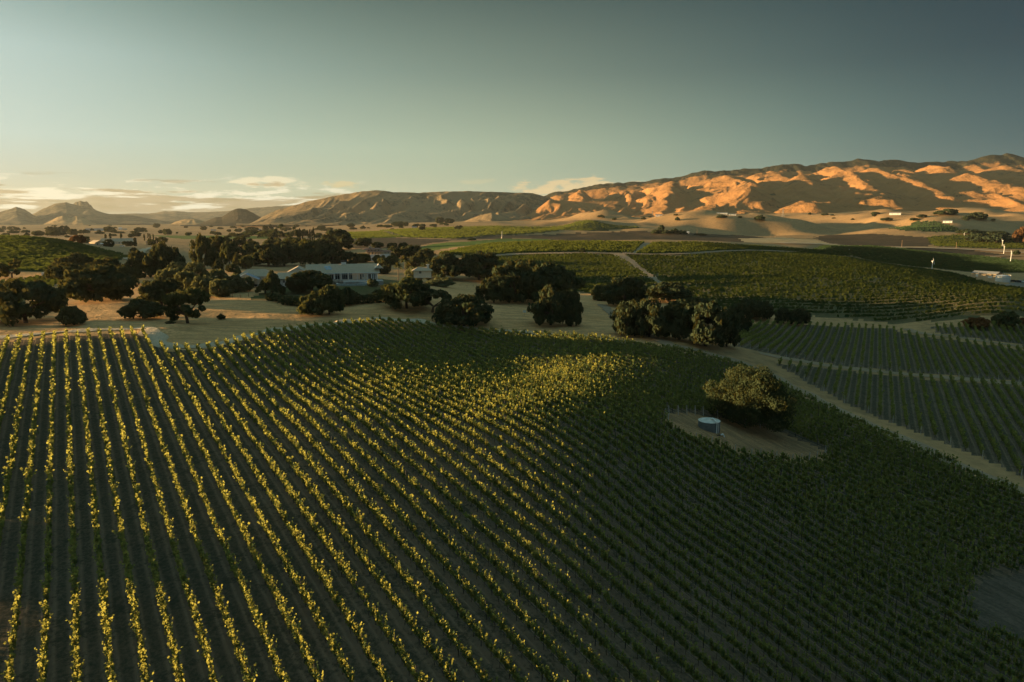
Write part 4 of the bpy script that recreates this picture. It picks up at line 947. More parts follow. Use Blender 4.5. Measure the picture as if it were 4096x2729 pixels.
for i, (x, yb, h, w) in enumerate([(1425, 355, 60, 18), (1487, 355, 70, 18), (1635, 365, 75, 18), (1825, 455, 110, 26), (1945, 380, 85, 12), (1998, 370, 85, 12), (2022, 370, 80, 12), (2066, 370, 75, 10), (2103, 420, 80, 12), (2120, 420, 75, 12)]):
    bx, by, k = ZM['A'](x, yb)
    plant(bx / 2.2978, by / 2.2978, w * k / 2.2978 * 1.6, h * k / 2.2978, 'column', 'dark', nth(i + 1).capitalize() + ' cypress from the left around the left farmhouse', 'cypress', group='cypresses around the farmhouse', y0=500)
farm = [('A',1060,425,200,110,'round','rust','rusty tree left of the left farmhouse'), ('A',1160,410,120,90,'round','green','green tree behind the left gable of the farmhouse'), ('A',1465,460,150,100,'round','dark','dark tree in front of the farmhouse middle'),
 ('A',1730,450,150,70,'round','dark','dark hedge tree right of the parked white car'), ('A',1420,230,60,30,'bush','dark','bush between the far sheds'), ('A',2040,440,120,80,'round','green','tree before the small house right of the cypresses'), ('A',2190,400,140,70,'round','green','bushy tree right of the small pale house'),
 ('A',700,270,150,85,'round','dark','left of two big dark trees beyond the vineyard mound'), ('A',860,270,150,90,'round','dark','right of two big dark trees beyond the vineyard mound'), ('A',980,300,130,80,'round','dark','tree between the mound and the far sheds'),
 ('A',500,290,130,55,'bush','green','bush patch just over the crest of the mound'), ('A',180,280,150,45,'bush','dark','dark bush patch over the left crest of the mound'), ('A',350,275,120,45,'bush','dark','dark bush patch over the middle crest of the mound'),
 ('A',1470,260,150,70,'round','dark','dark trees right of the far white shed'), ('A',1890,260,150,60,'round','dark','round tree beyond the yellow field strip'), ('A',2110,205,90,60,'round','dark','lone dark tree at the foot of the far hills'),
 ('A',1600,280,140,30,'bush','dark','low thicket beyond the cypresses'), ('A',1340,290,120,45,'bush','green','low thicket behind the farmhouse roof'),
 ('B',50,135,90,50,'round','dark','tree left of the small white far houses'), ('B',390,160,60,36,'round','dark','round dark tree left of the grey barn'), ('B',700,145,180,50,'round','dark','tree belt behind the grey barn'), ('B',880,150,80,75,'round','dark','tall tree right behind the grey barn'), ('B',950,150,80,90,'cone','dark','pointed tall tree right of the grey barn'), ('B',800,240,60,60,'cone','dark','small pointed tree behind the estate wood'),
 ('B',2030,95,110,50,'round','dark','tree clump before the fluted mountain'), ('B',1640,120,110,28,'bush','dark','low tree clump on the edge of the tan field'),
 ('C',375,105,110,36,'round','dark','tree clump left of the small white shed in the plain'), ('C',430,105,40,36,'round','dark','tree at the right of the clump by the small white shed'), ('C',850,122,34,24,'round','dark','lone tree on the pale plain before the dark vineyard'),
 ('C',690,82,70,46,'round','dark','dark grove at the foot of the fluted mountain'), ('C',760,82,80,36,'round','dark','right part of the grove at the mountain foot'), ('C',648,58,14,26,'column','dark','thin cypress beside the grove at the mountain foot'), ('C',838,56,20,22,'round','dark','small tree left of the round knob'), ('C',965,50,40,24,'round','dark','tree on the slope of the round knob'), ('C',1090,12,40,12,'bush','dark','bush on the top of the round knob')]
for e in farm:
    zc, x, y, w, h, sh, mt, lb = e; bx, by, k = ZM[zc](x, y)
    plant(bx / 2.2978, by / 2.2978, w * k / 2.2978, h * k / 2.2978, sh, mt, lb, 'tree', y0=640)
g = random.Random(23); PT = []
for i in range(150):       # scattered trees on the far plain
    while True:
        u = g.uniform(-15, 470) if i < 115 else g.uniform(600, 1030); v = g.uniform(224.5, 238) if i < 115 else g.uniform(214, 222)
        if i >= 115 or not (u > 330 and v > 231): break
    x, y = hit(u, v, 900)
    if y > 4900: continue
    hpx = (g.uniform(10, 17) if g.random() < .25 else g.uniform(5, 11)) * F / y
    PT.append((i >= 115, u, v, hpx, (x, y)))
cnt = [0, 0]
for far, u, v, hpx, xy in sorted(PT):
    cnt[far] += 1; i = 120 if far else 0; x, y = xy
    plant(u, v, hpx * g.uniform(1.2, 3.4), hpx, g.choice(['round', 'bush', 'bush']), g.choice(['dark', 'dark', 'green']),
          nth(cnt[far]).capitalize() + (' small tree from the left along the foot of the golden mountains' if far else ' small tree from the left among those scattered on the far plain'), 'tree', name='plain_tree', group='trees scattered on the far plain' if i < 115 else 'trees at the foot of the golden mountains', at=(x, y))
print('TREES', tree_n)
# ------------------------------------------------------------------ buildings and small things
M_wall = plain('stucco', (.84, .76, .62), .9, .1, 0, .06, .8)
M_white = plain('white_paint', (.80, .80, .78), .6, .3, 0, .04, .8)
M_cream = plain('cream_stucco', (.62, .52, .38), .9, .1, 0, .08, .6)
M_glass = plain('dark_glass', (.03, .035, .04), .12, .5, 0, .1, .8)
M_blueglass = plain('skylight_glass', (.35, .42, .48), .15, .6, 0, .1, .8)
M_stone = plain('blue_grey_stone', (.48, .54, .56), .85, .1, 0, .2, 1.6)
M_paving = plain('paving', (.45, .42, .38), .9, .1, 0, .15, .8)
M_water = plain('pool_water', (.03, .05, .055), .06, .6, 0, .1, .3)
M_dark = plain('dark_metal', (.03, .03, .03), .6, .3, .3, .1, 1)
M_rock = plain('boulder', (.33, .28, .22), .95, .05, 0, .25, 1.1)
M_red = plain('red_paint', (.42, .05, .04), .6, .3, 0, .1, 2)
M_tyre = plain('tyre', (.02, .02, .02), .8, .2, 0, .1, 2)
M_tanw = plain('tan_siding', (.66, .50, .33), .8, .1, 0, .06, .3)
M_asph = plain('black_rubber', (.02, .02, .022), .7, .2, 0, .1, 1)
M_pole = plain('utility_wood', (.30, .20, .12), .9, .05, 0, .2, 1)
M_tankside = plain('tank_side', (.15, .18, .19), .55, .3, 0, .15, 1.2)
M_tankroof = plain('tank_roof', (.62, .62, .56), .55, .3, 0, .18, 1.0)
def shingle(name, a, b):
    t = NT(name); n = t.noise(2.2, 5, .75); w = t.noise(.35, 3, .6); c_ = t.mix(t.rng(n, .35, .65), a, b); c_ = t.mix(t.rng(w, .3, .7, 0, .35), c_, b)
    return t.surf(c_, .95, t.bump(n, .5, .05), .05)
M_shingle = shingle('shingle_roof', C4(.62, .50, .36), C4(.42, .34, .24)); M_tile = shingle('clay_tile', C4(.42, .24, .17), C4(.28, .16, .12)); M_grey = shingle('grey_metal_roof', C4(.34, .35, .34), C4(.22, .23, .23)); M_solar = shingle('blue_slate', C4(.36, .41, .48), C4(.24, .28, .34))
def seat(u, v, Y):
    X, s_ = pix_dir(u, v); return (X * Y, Y, CZ + s_ * Y), -math.atan2(X, 1.0)
def gable(mb, x0, x1, y0, y1, ze, zr, th=.18, axis='x'):
    """two roof slabs meeting at a ridge; returns nothing, fills mb"""
    if axis == 'x':
        ym = (y0 + y1) / 2
        for a, b in ((y0, ym), (y1, ym)):
            p = [(x0, a, ze), (x1, a, ze), (x1, b, zr), (x0, b, zr)]; mb.add(p + [(x, y, z - th) for x, y, z in p], [(0, 1, 2, 3), (7, 6, 5, 4), (0, 4, 5, 1), (1, 5, 6, 2), (2, 6, 7, 3), (3, 7, 4, 0)])
    else:
        xm = (x0 + x1) / 2
        for a, b in ((x0, xm), (x1, xm)):
            p = [(a, y0, ze), (a, y1, ze), (b, y1, zr), (b, y0, zr)]; mb.add(p + [(x, y, z - th) for x, y, z in p], [(0, 1, 2, 3), (7, 6, 5, 4), (0, 4, 5, 1), (1, 5, 6, 2), (2, 6, 7, 3), (3, 7, 4, 0)])
def hip(mb, x0, x1, y0, y1, ze, zr, inset, th=.2):
    ym = (y0 + y1) / 2; a = [(x0, y0, ze), (x1, y0, ze), (x1, y1, ze), (x0, y1, ze), (x0 + inset, ym, zr), (x1 - inset, ym, zr)]
    b = [(x, y, z - th) for x, y, z in a[:4]]
    mb.add(a + b, [(0, 1, 5, 4), (1, 2, 5), (2, 3, 4, 5), (3, 0, 4), (0, 6, 7, 1), (1, 7, 8, 2), (2, 8, 9, 3), (3, 9, 6, 0), (9, 8, 7, 6)])
def gwall(mb, x0, x1, y, ze, zr, th=.2):
    """triangular gable wall facing -y"""
    xm = (x0 + x1) / 2; mb.add([(x0, y, ze), (x1, y, ze), (xm, y, zr), (x0, y + th, ze), (x1, y + th, ze), (xm, y + th, zr)], [(0, 1, 2), (5, 4, 3), (0, 3, 4, 1), (1, 4, 5, 2), (2, 5, 3, 0)])
def window(t, x0, x1, z0, z1, y, cols=1, rows=1, frame=M_white, name='window', fw=.09):
    mb = MB(); mb.box(x0 - fw, x1 + fw, y - .10, y - .02, z1, z1 + fw); mb.box(x0 - fw, x1 + fw, y - .12, y - .02, z0 - fw, z0)
    for i in range(cols + 1):
        x = x0 + (x1 - x0) * i / cols; mb.box(x - fw / 2, x + fw / 2, y - .09, y - .02, z0, z1)
    for j in range(1, rows):
        z = z0 + (z1 - z0) * j / rows; mb.box(x0, x1, y - .08, y - .03, z - .03, z + .03)
    w = mb.part(name, frame, t); m = MB(); m.box(x0, x1, y - .05, y - .015, z0, z1); m.part('pane', M_glass, w); return w
U6 = lambda x, y: ((900 + x / 3.363) / 4, (1000 + y / 3.363) / 4)
k6 = 295 / F / (3.363 * 4); X6 = lambda x: (x - 1650) * k6; Z6 = lambda y: (405 - y) * k6
loc, rz = seat(*U6(1650, 405), 295); HLOC, HRZ = loc, rz
hm_ = Matrix.Translation(loc) @ Matrix.Rotation(rz, 4, 'Z')
house = thing('ranch_house', 'long single-storey estate house with grey shingle roof and white columns', 'house', loc, rz)
gz = hz(loc[0], loc[1]) - loc[2] - 1.0
mb = MB(); mb.box(X6(1110), X6(2040), .9, 11, gz, 3.3); mb.part('wall', M_wall, house)
mb = MB(); gable(mb, X6(1108), X6(2075), -.7, 12.0, 3.15, 6.65); mb.part('roof', M_shingle, house)
mb = MB(); gwall(mb, 2.0, 12.8, 0, 3.2, 6.4); e = mb.part('gable_end', M_wall, house); e.rotation_euler = (0, 0, math.pi / 2); e.location = (X6(2040), -1.2 - .6, 0)
mb = MB(); mb.box(X6(1250), X6(2080), -.86, -.72, 2.93, 3.16); mb.part('gutter', M_white, house)
for x in (1480, 1568, 1668, 1780, 1868, 1910, 1965, 1990, 2015, 2042):
    mb = MB(); mb.box(X6(x) - .13, X6(x) + .13, -.62, -.36, 0, 2.94); mb.box(X6(x) - .2, X6(x) + .2, -.69, -.29, 0, .25); mb.part('column', M_white, house)
window(house, X6(1578), X6(1652), .35, 2.2, .9, 3); window(house, X6(1578), X6(1652), 2.36, 2.85, .9, 3); window(house, X6(1488), X6(1548), .1, 2.2, .9, 2, name='french_door'); window(house, X6(1488), X6(1548), 2.36, 2.8, .9, 2)
window(house, X6(1670), X6(1712), .35, 2.2, .9, 2); window(house, X6(1670), X6(1712), 2.36, 2.8, .9, 2); window(house, X6(1815), X6(1834), .2, 2.4, .9, name='door'); window(house, X6(1848), X6(1862), 1.1, 2.4, .9); window(house, X6(1925), X6(1960), .3, 2.4, .9, 2)
window(house, X6(1420), X6(1468), .3, 2.4, .9, 2); window(house, X6(1975), X6(2030), .3, 2.4, .9, 3)
mb = MB(); mb.box(X6(1572), X6(1640), 5.2, 6.6, 5.0, 7.5); ch = mb.part('chimney', M_white, house); m = MB(); m.box(X6(1566), X6(1646), 5.05, 6.75, 7.5, 7.66); m.box(X6(1576), X6(1636), 5.3, 6.5, 7.66, 8.0); m.box(X6(1570), X6(1642), 5.15, 6.65, 8.0, 8.12); m.part('chimney_cap', M_dark, ch)
sl = (6.65 - 3.15) / 6.35
for i in range(2):
    for j in range(2):
        xa = X6(1352) + i * 1.35 + j * .55; ya = 1.6 + (1 - j) * 1.35; z = lambda yy: 3.15 + (yy + .7) * sl + .12
        p = [(xa, ya, z(ya)), (xa + 1.2, ya, z(ya)), (xa + 1.2, ya + 1.2, z(ya + 1.2)), (xa, ya + 1.2, z(ya + 1.2))]; m = MB(); m.add(p + [(x, y, q - .1) for x, y, q in p], [(0, 1, 2, 3), (0, 4, 5, 1), (1, 5, 6, 2), (2, 6, 7, 3), (3, 7, 4, 0)]); m.part('skylight', M_blueglass, house)
# left cross gable
mb = MB(); gable(mb, X6(875), X6(1160), -3.4, 7, 3.8, 6.2, axis='y'); mb.part('roof', M_shingle, house)
mb = MB(); gwall(mb, X6(895), X6(1140), -3.1, 3.7, 5.9); mb.box(X6(900), X6(1135), -3.1, 6, gz, 3.68); mb.part('wall', M_wall, house)
def rakes(x0, x1, y, ze, zr, w=.28, par=None):
    xm = (x0 + x1) / 2; m = MB()
    for a in (x0, x1): m.add([(a, y, ze), (xm, y, zr), (xm, y, zr - w * 1.3), (a, y, ze - w), (a, y - .1, ze), (xm, y - .1, zr), (xm, y - .1, zr - w * 1.3), (a, y - .1, ze - w)], [(4, 5, 6, 7), (0, 3, 2, 1), (0, 1, 5, 4), (3, 7, 6, 2)])
    m.part('gable_trim', M_white, par or house)
rakes(X6(875), X6(1160), -3.42, 3.8, 6.2)
mb = MB(); gwall(mb, X6(2020), X6(2115), .2, 4.9, 6.5); gable(mb, X6(2010), X6(2125), 0, 5, 4.9, 6.55, axis='y'); mb.part('dormer', M_wall, house); rakes(X6(2010), X6(2125), -.02, 4.9, 6.55, .22)
# lower front wing and its link
mb = MB(); hip(mb, X6(715), X6(1060), -9, 0, 1.75, 4.1, 2.2); mb.part('roof', M_shingle, house)
mb = MB(); mb.box(X6(760), X6(1005), -8.4, -.6, gz - 1.5, 1.55); mb.part('wall', M_white, house)
mb = MB(); mb.box(X6(750), X6(1020), -9.12, -9.0, 1.4, 1.62); mb.part('gutter', M_dark, house); mb = MB(); mb.tube((X6(832), -8.5, -3.2), (X6(832), -8.5, 1.5), .06, n=5); mb.part('downpipe', M_dark, house)
window(house, X6(842), X6(868), .2, 1.2, -8.4, 2); window(house, X6(790), X6(808), .3, 1.0, -8.4); window(house, X6(900), X6(920), .1, 1.2, -8.4); window(house, X6(790), X6(815), -3.0, -2.3, -8.4, name='basement_window')
mb = MB(); hip(mb, X6(255), X6(740), -4, 5.5, 2.6, 5.3, 4.2); mb.part('roof', M_shingle, house)
mb = MB(); mb.box(X6(470), X6(725), -3.3, 4.8, gz - .5, 2.45); mb.part('wall', M_wall, house)
window(house, X6(600), X6(630), .3, 1.6, -3.3)
# carport
mb = MB(); gable(mb, X6(240), X6(560), -9.5, -3.2, 1.85, 4.2, axis='y'); mb.part('carport_roof', M_solar, house)
mb = MB(); gwall(mb, X6(262), X6(538), -9.3, 1.9, 3.95); mb.part('carport_gable', M_wall, house); rakes(X6(240), X6(560), -9.52, 1.85, 4.2, .25)
for x in (262, 420, 545):
    mb = MB(); mb.box(X6(x) - .14, X6(x) + .14, -9.3, -9.02, -2.2, 1.7); mb.part('column', M_white, house)
mb = MB(); mb.box(X6(235), X6(565), -10, 3, gz - 1, -1.72); mb.part('carport_floor', M_paving, house)
mb = MB(); mb.box(X6(1280), X6(2110), -8.0, .9, gz - .6, 0); mb.part('terrace', M_paving, house)
# pool
pl = hm_ @ Vector((X6(1705), -11.5, 1.1)); pool = thing('swimming_pool', 'raised oval pool with pale stone wall below the house terrace', 'pool', tuple(pl), rz)
def ring(mb, rx, ry, ri, z0, z1, n=40):
    v = []
    for z in (z0, z1):
        for r_ in (1.0, ri):
            for i in range(n): a = 2 * math.pi * i / n; v.append((rx * r_ * math.cos(a), ry * r_ * math.sin(a), z))
    f = []
    for i in range(n):
        j = (i + 1) % n; f += [(i, j, 2 * n + j, 2 * n + i), (n + j, n + i, 3 * n + i, 3 * n + j), (2 * n + i, 2 * n + j, 3 * n + j, 3 * n + i)]
    mb.add(v, f)
mb = MB(); ring(mb, 6.4, 4.2, .94, -4.6, -1.45); mb.part('pool_wall', M_stone, pool); mb = MB(); ring(mb, 6.55, 4.35, .90, -1.449, -1.33); mb.part('coping', M_white, pool)
mb = MB(); mb.prism([(5.9 * math.cos(2 * math.pi * i / 32), 3.8 * math.sin(2 * math.pi * i / 32)) for i in range(32)], -3, -1.6); mb.part('water', M_water, pool)
def blob(name, label, cat, loc_, sx, sy, sz, mat, seed, n=1):
    bm = bmesh.new(); bmesh.ops.create_icosphere(bm, subdivisions=3, radius=1); g_ = random.Random(seed); o_ = (g_.random() * 9, g_.random() * 9)
    for v in bm.verts:
        k = 1 + .5 * (float(fbm(v.co.x * 1.6 + o_[0], v.co.y * 1.6 + v.co.z + o_[1], 3, seed)) - .5); v.co = Vector((v.co.x * sx * k, v.co.y * sy * k, v.co.z * sz * k))
    me = bpy.data.meshes.new(name); bm.to_mesh(me); bm.free(); me.materials.append(mat); o = link(name, me); o.location = loc_; o['label'] = label; o['category'] = cat; return o
for i, (x, y, z, s_) in enumerate([(1515, -9.2, -.9, 1.25), (1555, -9.0, -1.1, 1.0)]):
    blob('boulder', ('tan boulder at the left rim of the pool', 'smaller tan boulder right of the first by the pool')[i], 'boulder', tuple(hm_ @ Vector((X6(x), y, z + 1.1))), s_ * 1.2, s_, s_ * .8, M_rock, i + 3)
p = hm_ @ Vector((X6(1485), -4, 0)); t = thing('garden_ornament', 'red and white garden ornament on the terrace', 'ornament', tuple(p), rz); mb = MB(); mb.box(-.45, .45, -.3, .3, 0, .45); mb.part('pedestal', M_red, t)
mb = MB(); mb.tube((0, 0, .45), (0, 0, 1.1), .28, .2, 8); mb.tube((0, 0, 1.1), (.05, 0, 1.55), .2, .1, 8); mb.tube((-.2, 0, .8), (-.42, 0, 1.2), .09, .06, 6); mb.part('figure', M_white, t); mb = MB(); mb.box(-.2, .2, -.26, -.2, .6, 1.0); mb.part('sash', M_red, t)
def car(loc_, rz_, label, paint):
    t = thing('parked_car', label, 'car', loc_, rz_); mb = MB()
    prof = [(-2.3, .35), (-2.3, .95), (-2.1, 1.05), (-1.7, 1.6), (.3, 1.65), (1.0, 1.1), (2.2, .95), (2.3, .6), (2.25, .35)]
    n = len(prof); mb.add([(x, -.88, z) for x, z in prof] + [(x, .88, z) for x, z in prof], [tuple(range(n)), tuple(range(2 * n - 1, n - 1, -1))] + [(i, n + i, n + (i + 1) % n, (i + 1) % n) for i in range(n)]); mb.part('body', paint, t)
    for s_ in (-1, 1):
        mb = MB(); mb.add([(-1.6, s_ * .89, 1.08), (.75, s_ * .89, 1.12), (.2, s_ * .89, 1.52), (-1.5, s_ * .89, 1.5)], [(0, 1, 2, 3)]); mb.part('side_window', M_glass, t)
        for x in (-1.45, 1.4): mb = MB(); mb.tube((x, s_ * .72, .34), (x, s_ * .92, .34), .34, n=14); w = mb.part('wheel', M_tyre, t); m = MB(); m.tube((x, s_ * .92, .34), (x, s_ * .935, .34), .19, n=10); m.part('rim', M_white, w)
    mb = MB(); mb.add([(.36, -.8, 1.6), (.36, .8, 1.6), (1.0, .8, 1.13), (1.0, -.8, 1.13)], [(0, 1, 2, 3)]); mb.part('windscreen', M_glass, t)
    for s_ in (-.6, .6): mb = MB(); mb.box(2.26, 2.33, s_ - .15, s_ + .15, .68, .82); mb.part('headlight', M_white, t)
    return t
car(tuple(hm_ @ Vector((X6(345), -6.3, -1.72))), rz - .25, 'silver white car parked under the carport', M_white)
car(tuple(hm_ @ Vector((X6(450), -3.6, -1.72))), rz - .25, 'dark car at the back of the carport', M_dark)
# villa with clay tile roof
kc = 560 / F / (1.921 * 4); UC = lambda x, y: ((1400 + x / 1.921) / 4, (850 + y / 1.921) / 4)
loc, rz = seat(*UC(210, 322), 560); v_ = thing('villa', 'two-storey villa with pink clay tile roof and columned terrace', 'house', loc, rz); XC = lambda x: (x - 210) * kc
g0 = hz(loc[0], loc[1]) - loc[2] - 1.5; g0 = min(g0, -1)
mb = MB(); mb.box(XC(130), XC(235), 2, 9, g0, 3.9); mb.part('upper_wall', M_cream, v_); mb = MB(); hip(mb, XC(98), XC(250), .8, 10, 3.9, 5.1, 3.0); mb.part('upper_roof', M_tile, v_)
mb = MB(); mb.box(XC(225), XC(312), 1.0, 8, g0, 2.2); mb.part('wall', M_cream, v_); mb = MB(); hip(mb, XC(205), XC(322), .2, 8.8, 2.2, 3.3, 3.0); mb.part('roof', M_tile, v_)
mb = MB(); hip(mb, XC(122), XC(262), -2.2, 2.6, 2.3, 2.9, 1.5); mb.part('porch_roof', M_tile, v_)
mb = MB(); mb.box(XC(125), XC(300), -3, 2, g0, 0); mb.part('terrace', M_white, v_)
mb = MB(); mb.box(XC(146), XC(166), 4, 5.4, 5.0, 6.1); mb.box(XC(144), XC(168), 3.9, 5.5, 6.1, 6.25); mb.part('chimney', M_cream, v_)
for x in (134, 158, 182, 206, 230, 254): mb = MB(); mb.tube((XC(x), -1.7, 0), (XC(x), -1.7, 2.15), .2, .17, 8); mb.part('column', M_cream, v_)
for x in (145, 170, 195, 220): window(v_, XC(x) - .4, XC(x) + .4, 3.0 - .35, 3.7, 2, 1, frame=M_white)
for x in (150, 176, 202): window(v_, XC(x) - .6, XC(x) + .6, .1, 1.9, 2, 2)
for x in (268, 292): window(v_, XC(x) - .35, XC(x) + .35, .7, 1.7, 1.0)
loc, rz = seat(*UC(560, 460), 372); gh = thing('guest_house', 'small white guest house with pale roof and a cupola among the oaks', 'house', loc, rz)
mb = MB(); mb.box(-5, 4.5, 0, 6, -3, .9); mb.part('wall', M_wall, gh); mb = MB(); hip(mb, -6, 5.2, -.6, 6.6, .9, 2.7, 3.4); mb.part('roof', M_shingle, gh)
mb = MB(); mb.box(2.1, 3.3, 2.4, 3.6, 1.8, 3.9); cu = mb.part('cupola', M_white, gh); m = MB(); m.box(1.8, 3.6, 2.1, 3.9, 3.9, 4.1); m.part('cupola_cap', M_white, cu); window(gh, -2, -.8, -.6, .7, 0, 2)
# farm buildings on the plain; zone letter, left x, right x, base y, wall h (in that view), roof rise, distance
def shed(zc, x0, x1, yb, hw, hr, Y, wallm, roofm, label, name='shed', cat='shed', dp=8, nwin=2, typ='x', yaw=0.0):
    bx, by, k = ZM[zc]((x0 + x1) / 2, yb); kk = k / 2.2978 * Y / F; hp = hit(bx / 2.2978, by / 2.2978, 600); Y = hp[1]; kk = k / 2.2978 * Y / F; loc = (hp[0], hp[1], hz(*hp)); rz = -math.atan2(hp[0], hp[1])
    t = thing(name, label, cat, loc, rz + yaw); w = (x1 - x0) * kk / 2; h = hw * kk; r_ = hr * kk
    mb = MB(); mb.box(-w, w, 0, dp, -1.5, h)
    if typ == 'y': gwall(mb, -w, w, 0, h - .01, h + r_ - .05)
    else: gwall_ = None
    mb.part('wall', wallm, t); mb = MB(); gable(mb, -w - .5, w + .5, -.6, dp + .6, h, h + r_, .2, 'x' if typ == 'x' else 'y'); mb.part('roof', roofm, t)
    for i in range(nwin): x = -w + (i + .5) * 2 * w / nwin; window(t, x - .5, x + .5, h * .3, h * .75, 0)
    return t
shed('A', 1290, 1405, 445, 38, 32, 800, M_cream, M_shingle, 'left farmhouse wing with a pale sunlit gable wall', 'farmhouse', 'house', 16, 2, 'y', .3)
shed('A', 1400, 1810, 425, 30, 45, 815, M_wall, M_shingle, 'long grey-roofed farmhouse behind dark trees on the plain', 'farmhouse', 'house', 12, 5)
shed('A', 1980, 2098, 440, 40, 12, 810, M_cream, M_tile, 'small pale house among the cypresses on the plain', 'farmhouse', 'house', 8, 2)
shed('A', 1170, 1385, 245, 20, 10, 1500, M_white, M_grey, 'long white shed far out on the left plain')
shed('A', 1600, 1640, 235, 22, 10, 1600, M_white, M_white, 'tall white shed right of the long shed on the plain')
shed('A', 1655, 1705, 235, 12, 6, 1620, M_wall, M_grey, 'low grey shed beside the tall white one')
shed('A', 940, 990, 330, 10, 8, 1100, M_tile, M_tile, 'small red-roofed shed left of the farmhouse trees')
shed('B', 600, 740, 188, 22, 22, 1050, M_wall, M_grey, 'grey open barn beyond the estate wood', 'barn', 'barn', 12, 3)
shed('B', 150, 180, 146, 12, 8, 1500, M_white, M_grey, 'tiny white house far left of the grey barn', 'farmhouse', 'house')
shed('B', 192, 214, 146, 10, 8, 1500, M_white, M_grey, 'second tiny white house beside the first', 'farmhouse', 'house')
shed('B', 780, 822, 140, 10, 8, 1900, M_white, M_grey, 'white shed right behind the grey barn')
shed('B', 900, 1050, 196, 14, 12, 900, M_wall, M_grey, 'low grey shed left of the tallest palm', 'barn', 'barn', 10, 3)
shed('C', 478, 512, 121, 10, 5, 1600, M_white, M_grey, 'small white shed on the edge of the dark vineyard')
shed('F', 430, 446, 198, 10, 6, 1500, M_white, M_tile, 'small house hidden in the copse on the dark field', 'farmhouse', 'house', 8, 1)
shed('F', 512, 532, 199, 6, 4, 1500, M_white, M_white, 'white trailer right of the copse')
shed('F', 332, 372, 97, 8, 4, 2600, M_white, M_grey, 'white farm shed at the mountain foot left')
shed('F', 700, 760, 84, 6, 4, 2700, M_white, M_grey, 'row of white sheds below the golden mountains')
shed('F', 770, 812, 92, 6, 4, 2700, M_white, M_grey, 'white sheds beside the pylon')
shed('G', 2045, 2068, 493, 3.5, 1.5, 2400, M_white, M_grey, 'small white shed in the right valley before the mountains')
shed('G', 2168, 2186, 512, 4, 2, 1850, M_white, M_grey, 'small farm shed on the ridge over the vineyard dome')
# big barn and tank at the right edge
k8 = 500 / F / (3.136 * 4); U8 = lambda x, y: ((3500 + x / 3.136) / 4, (850 + y / 3.136) / 4); X8 = lambda x: (x - 1345) * k8
loc, rz = seat(*U8(1345, 882), 500); loc = (loc[0], loc[1], hz(loc[0], loc[1]) + 1.2); rz -= .3; b_ = thing('barn', 'long tan barn with pale roof catching the sun at the right', 'barn', loc, rz - .12)
mb = MB(); mb.box(X8(1210), X8(1490), 0, 9, -3, 3.1); mb.part('wall', M_tanw, b_)
for i in range(24):
    x = X8(1210) + (X8(1490) - X8(1210)) * (i + .5) / 24; mb = MB(); mb.box(x - .04, x + .04, -.05, -.002, .0, 3.05); mb.part('wall_rib', M_tanw, b_)
mb = MB(); gable(mb, X8(1205), X8(1498), -.4, 9.4, 3.1, 4.5); mb.part('roof', M_grey, b_)
mb = MB(); mb.box(X8(1262), X8(1290), -.07, -.003, .3, 2.6); mb.part('door', M_white, b_)
mb = MB(); mb.box(X8(1400), X8(1450), -.08, -.004, .0, 1.3); mb.part('loading_door', M_white, b_)
mb = MB(); mb.box(X8(1490), X8(1525), 1.5, 8, -3, 2.7); mb.part('annex', M_dark, b_)
loc, rz = seat(*U8(1590, 896), 488); loc = (loc[0], loc[1], hz(loc[0], loc[1])); t = thing('water_tank', 'white cylindrical tank right of the tan barn', 'tank', loc, rz); r_ = 72 * k8
mb = MB(); mb.tube((0, 0, -2), (0, 0, 4.4), r_, n=40); mb.part('tank_shell', M_white, t, smooth=False); mb = MB(); mb.tube((0, 0, 4.4), (0, 0, 5.0), r_ * 1.02, r_ * .15, 40); mb.part('tank_roof', M_white, t)
for z in (.4, 1.6, 2.8, 4.0): mb = MB(); mb.tube((0, 0, z), (0, 0, z + .12), r_ + .05, n=40); mb.part('hoop', M_grey, t)
mb = MB()
for i in range(9): a = i * .35 - .4; mb.tube((r_ * .9 * math.cos(a), r_ * .9 * math.sin(a), 4.4), (r_ * .9 * math.cos(a), r_ * .9 * math.sin(a), 5.6), .06, n=4)
mb.part('railing', M_cream, t)
mb = MB(); mb.box(r_ + .1, r_ + .5, -.3, .3, -1, 5.2); mb.part('ladder', M_white, t)
for i, (x, y, c_) in enumerate([(1740, 900, M_dark), (1790, 880, M_dark), (1815, 900, M_white)]):
    loc, rz = seat(*U8(x, y), 492); loc = (loc[0], loc[1], hz(loc[0], loc[1])); car(loc, rz + (.3, 2.2, -.4)[i], ('dark car in the yard beside the white tank', 'dark pickup furthest back in the yard at the right edge', 'white car at the right end of the yard')[i], c_)
# steel water tank by the lone oak
bx, by = big(1633, 990); x, y = hit(bx, by); D = y; r_ = 25.5 / 2.2978 * y / F * 1.0; t = thing('water_tank', 'low dark tank with pale dusty top beside the lone oak', 'tank', (x, y + r_ * .6, hz(x, y) - .1), -math.atan2(x, y))
hh = 1.75
mb = MB(); mb.tube((0, 0, -.6), (0, 0, hh), r_, n=48); mb.part('tank_shell', M_tankside, t); mb = MB(); mb.tube((0, 0, hh), (0, 0, hh + .38), r_ * 1.015, r_ * .12, 48); mb.part('tank_roof', M_tankroof, t)
for z in (.35, .8, 1.25, 1.62): mb = MB(); mb.tube((0, 0, z), (0, 0, z + .06), r_ + .03, n=48); mb.part('rib', M_tankside, t)
mb = MB(); a = -.85; cx_, sy_ = math.cos(a), math.sin(a); mb.tube((cx_ * (r_ + .12), sy_ * (r_ + .12), -.3), (cx_ * (r_ + .12), sy_ * (r_ + .12), hh + .2), .09, n=8); mb.tube((cx_ * (r_ + .12), sy_ * (r_ + .12), hh + .2), (cx_ * (r_ - 1.0), sy_ * (r_ - 1.0), hh + .62), .09, n=8); mb.part('fill_pipe', M_white, t)
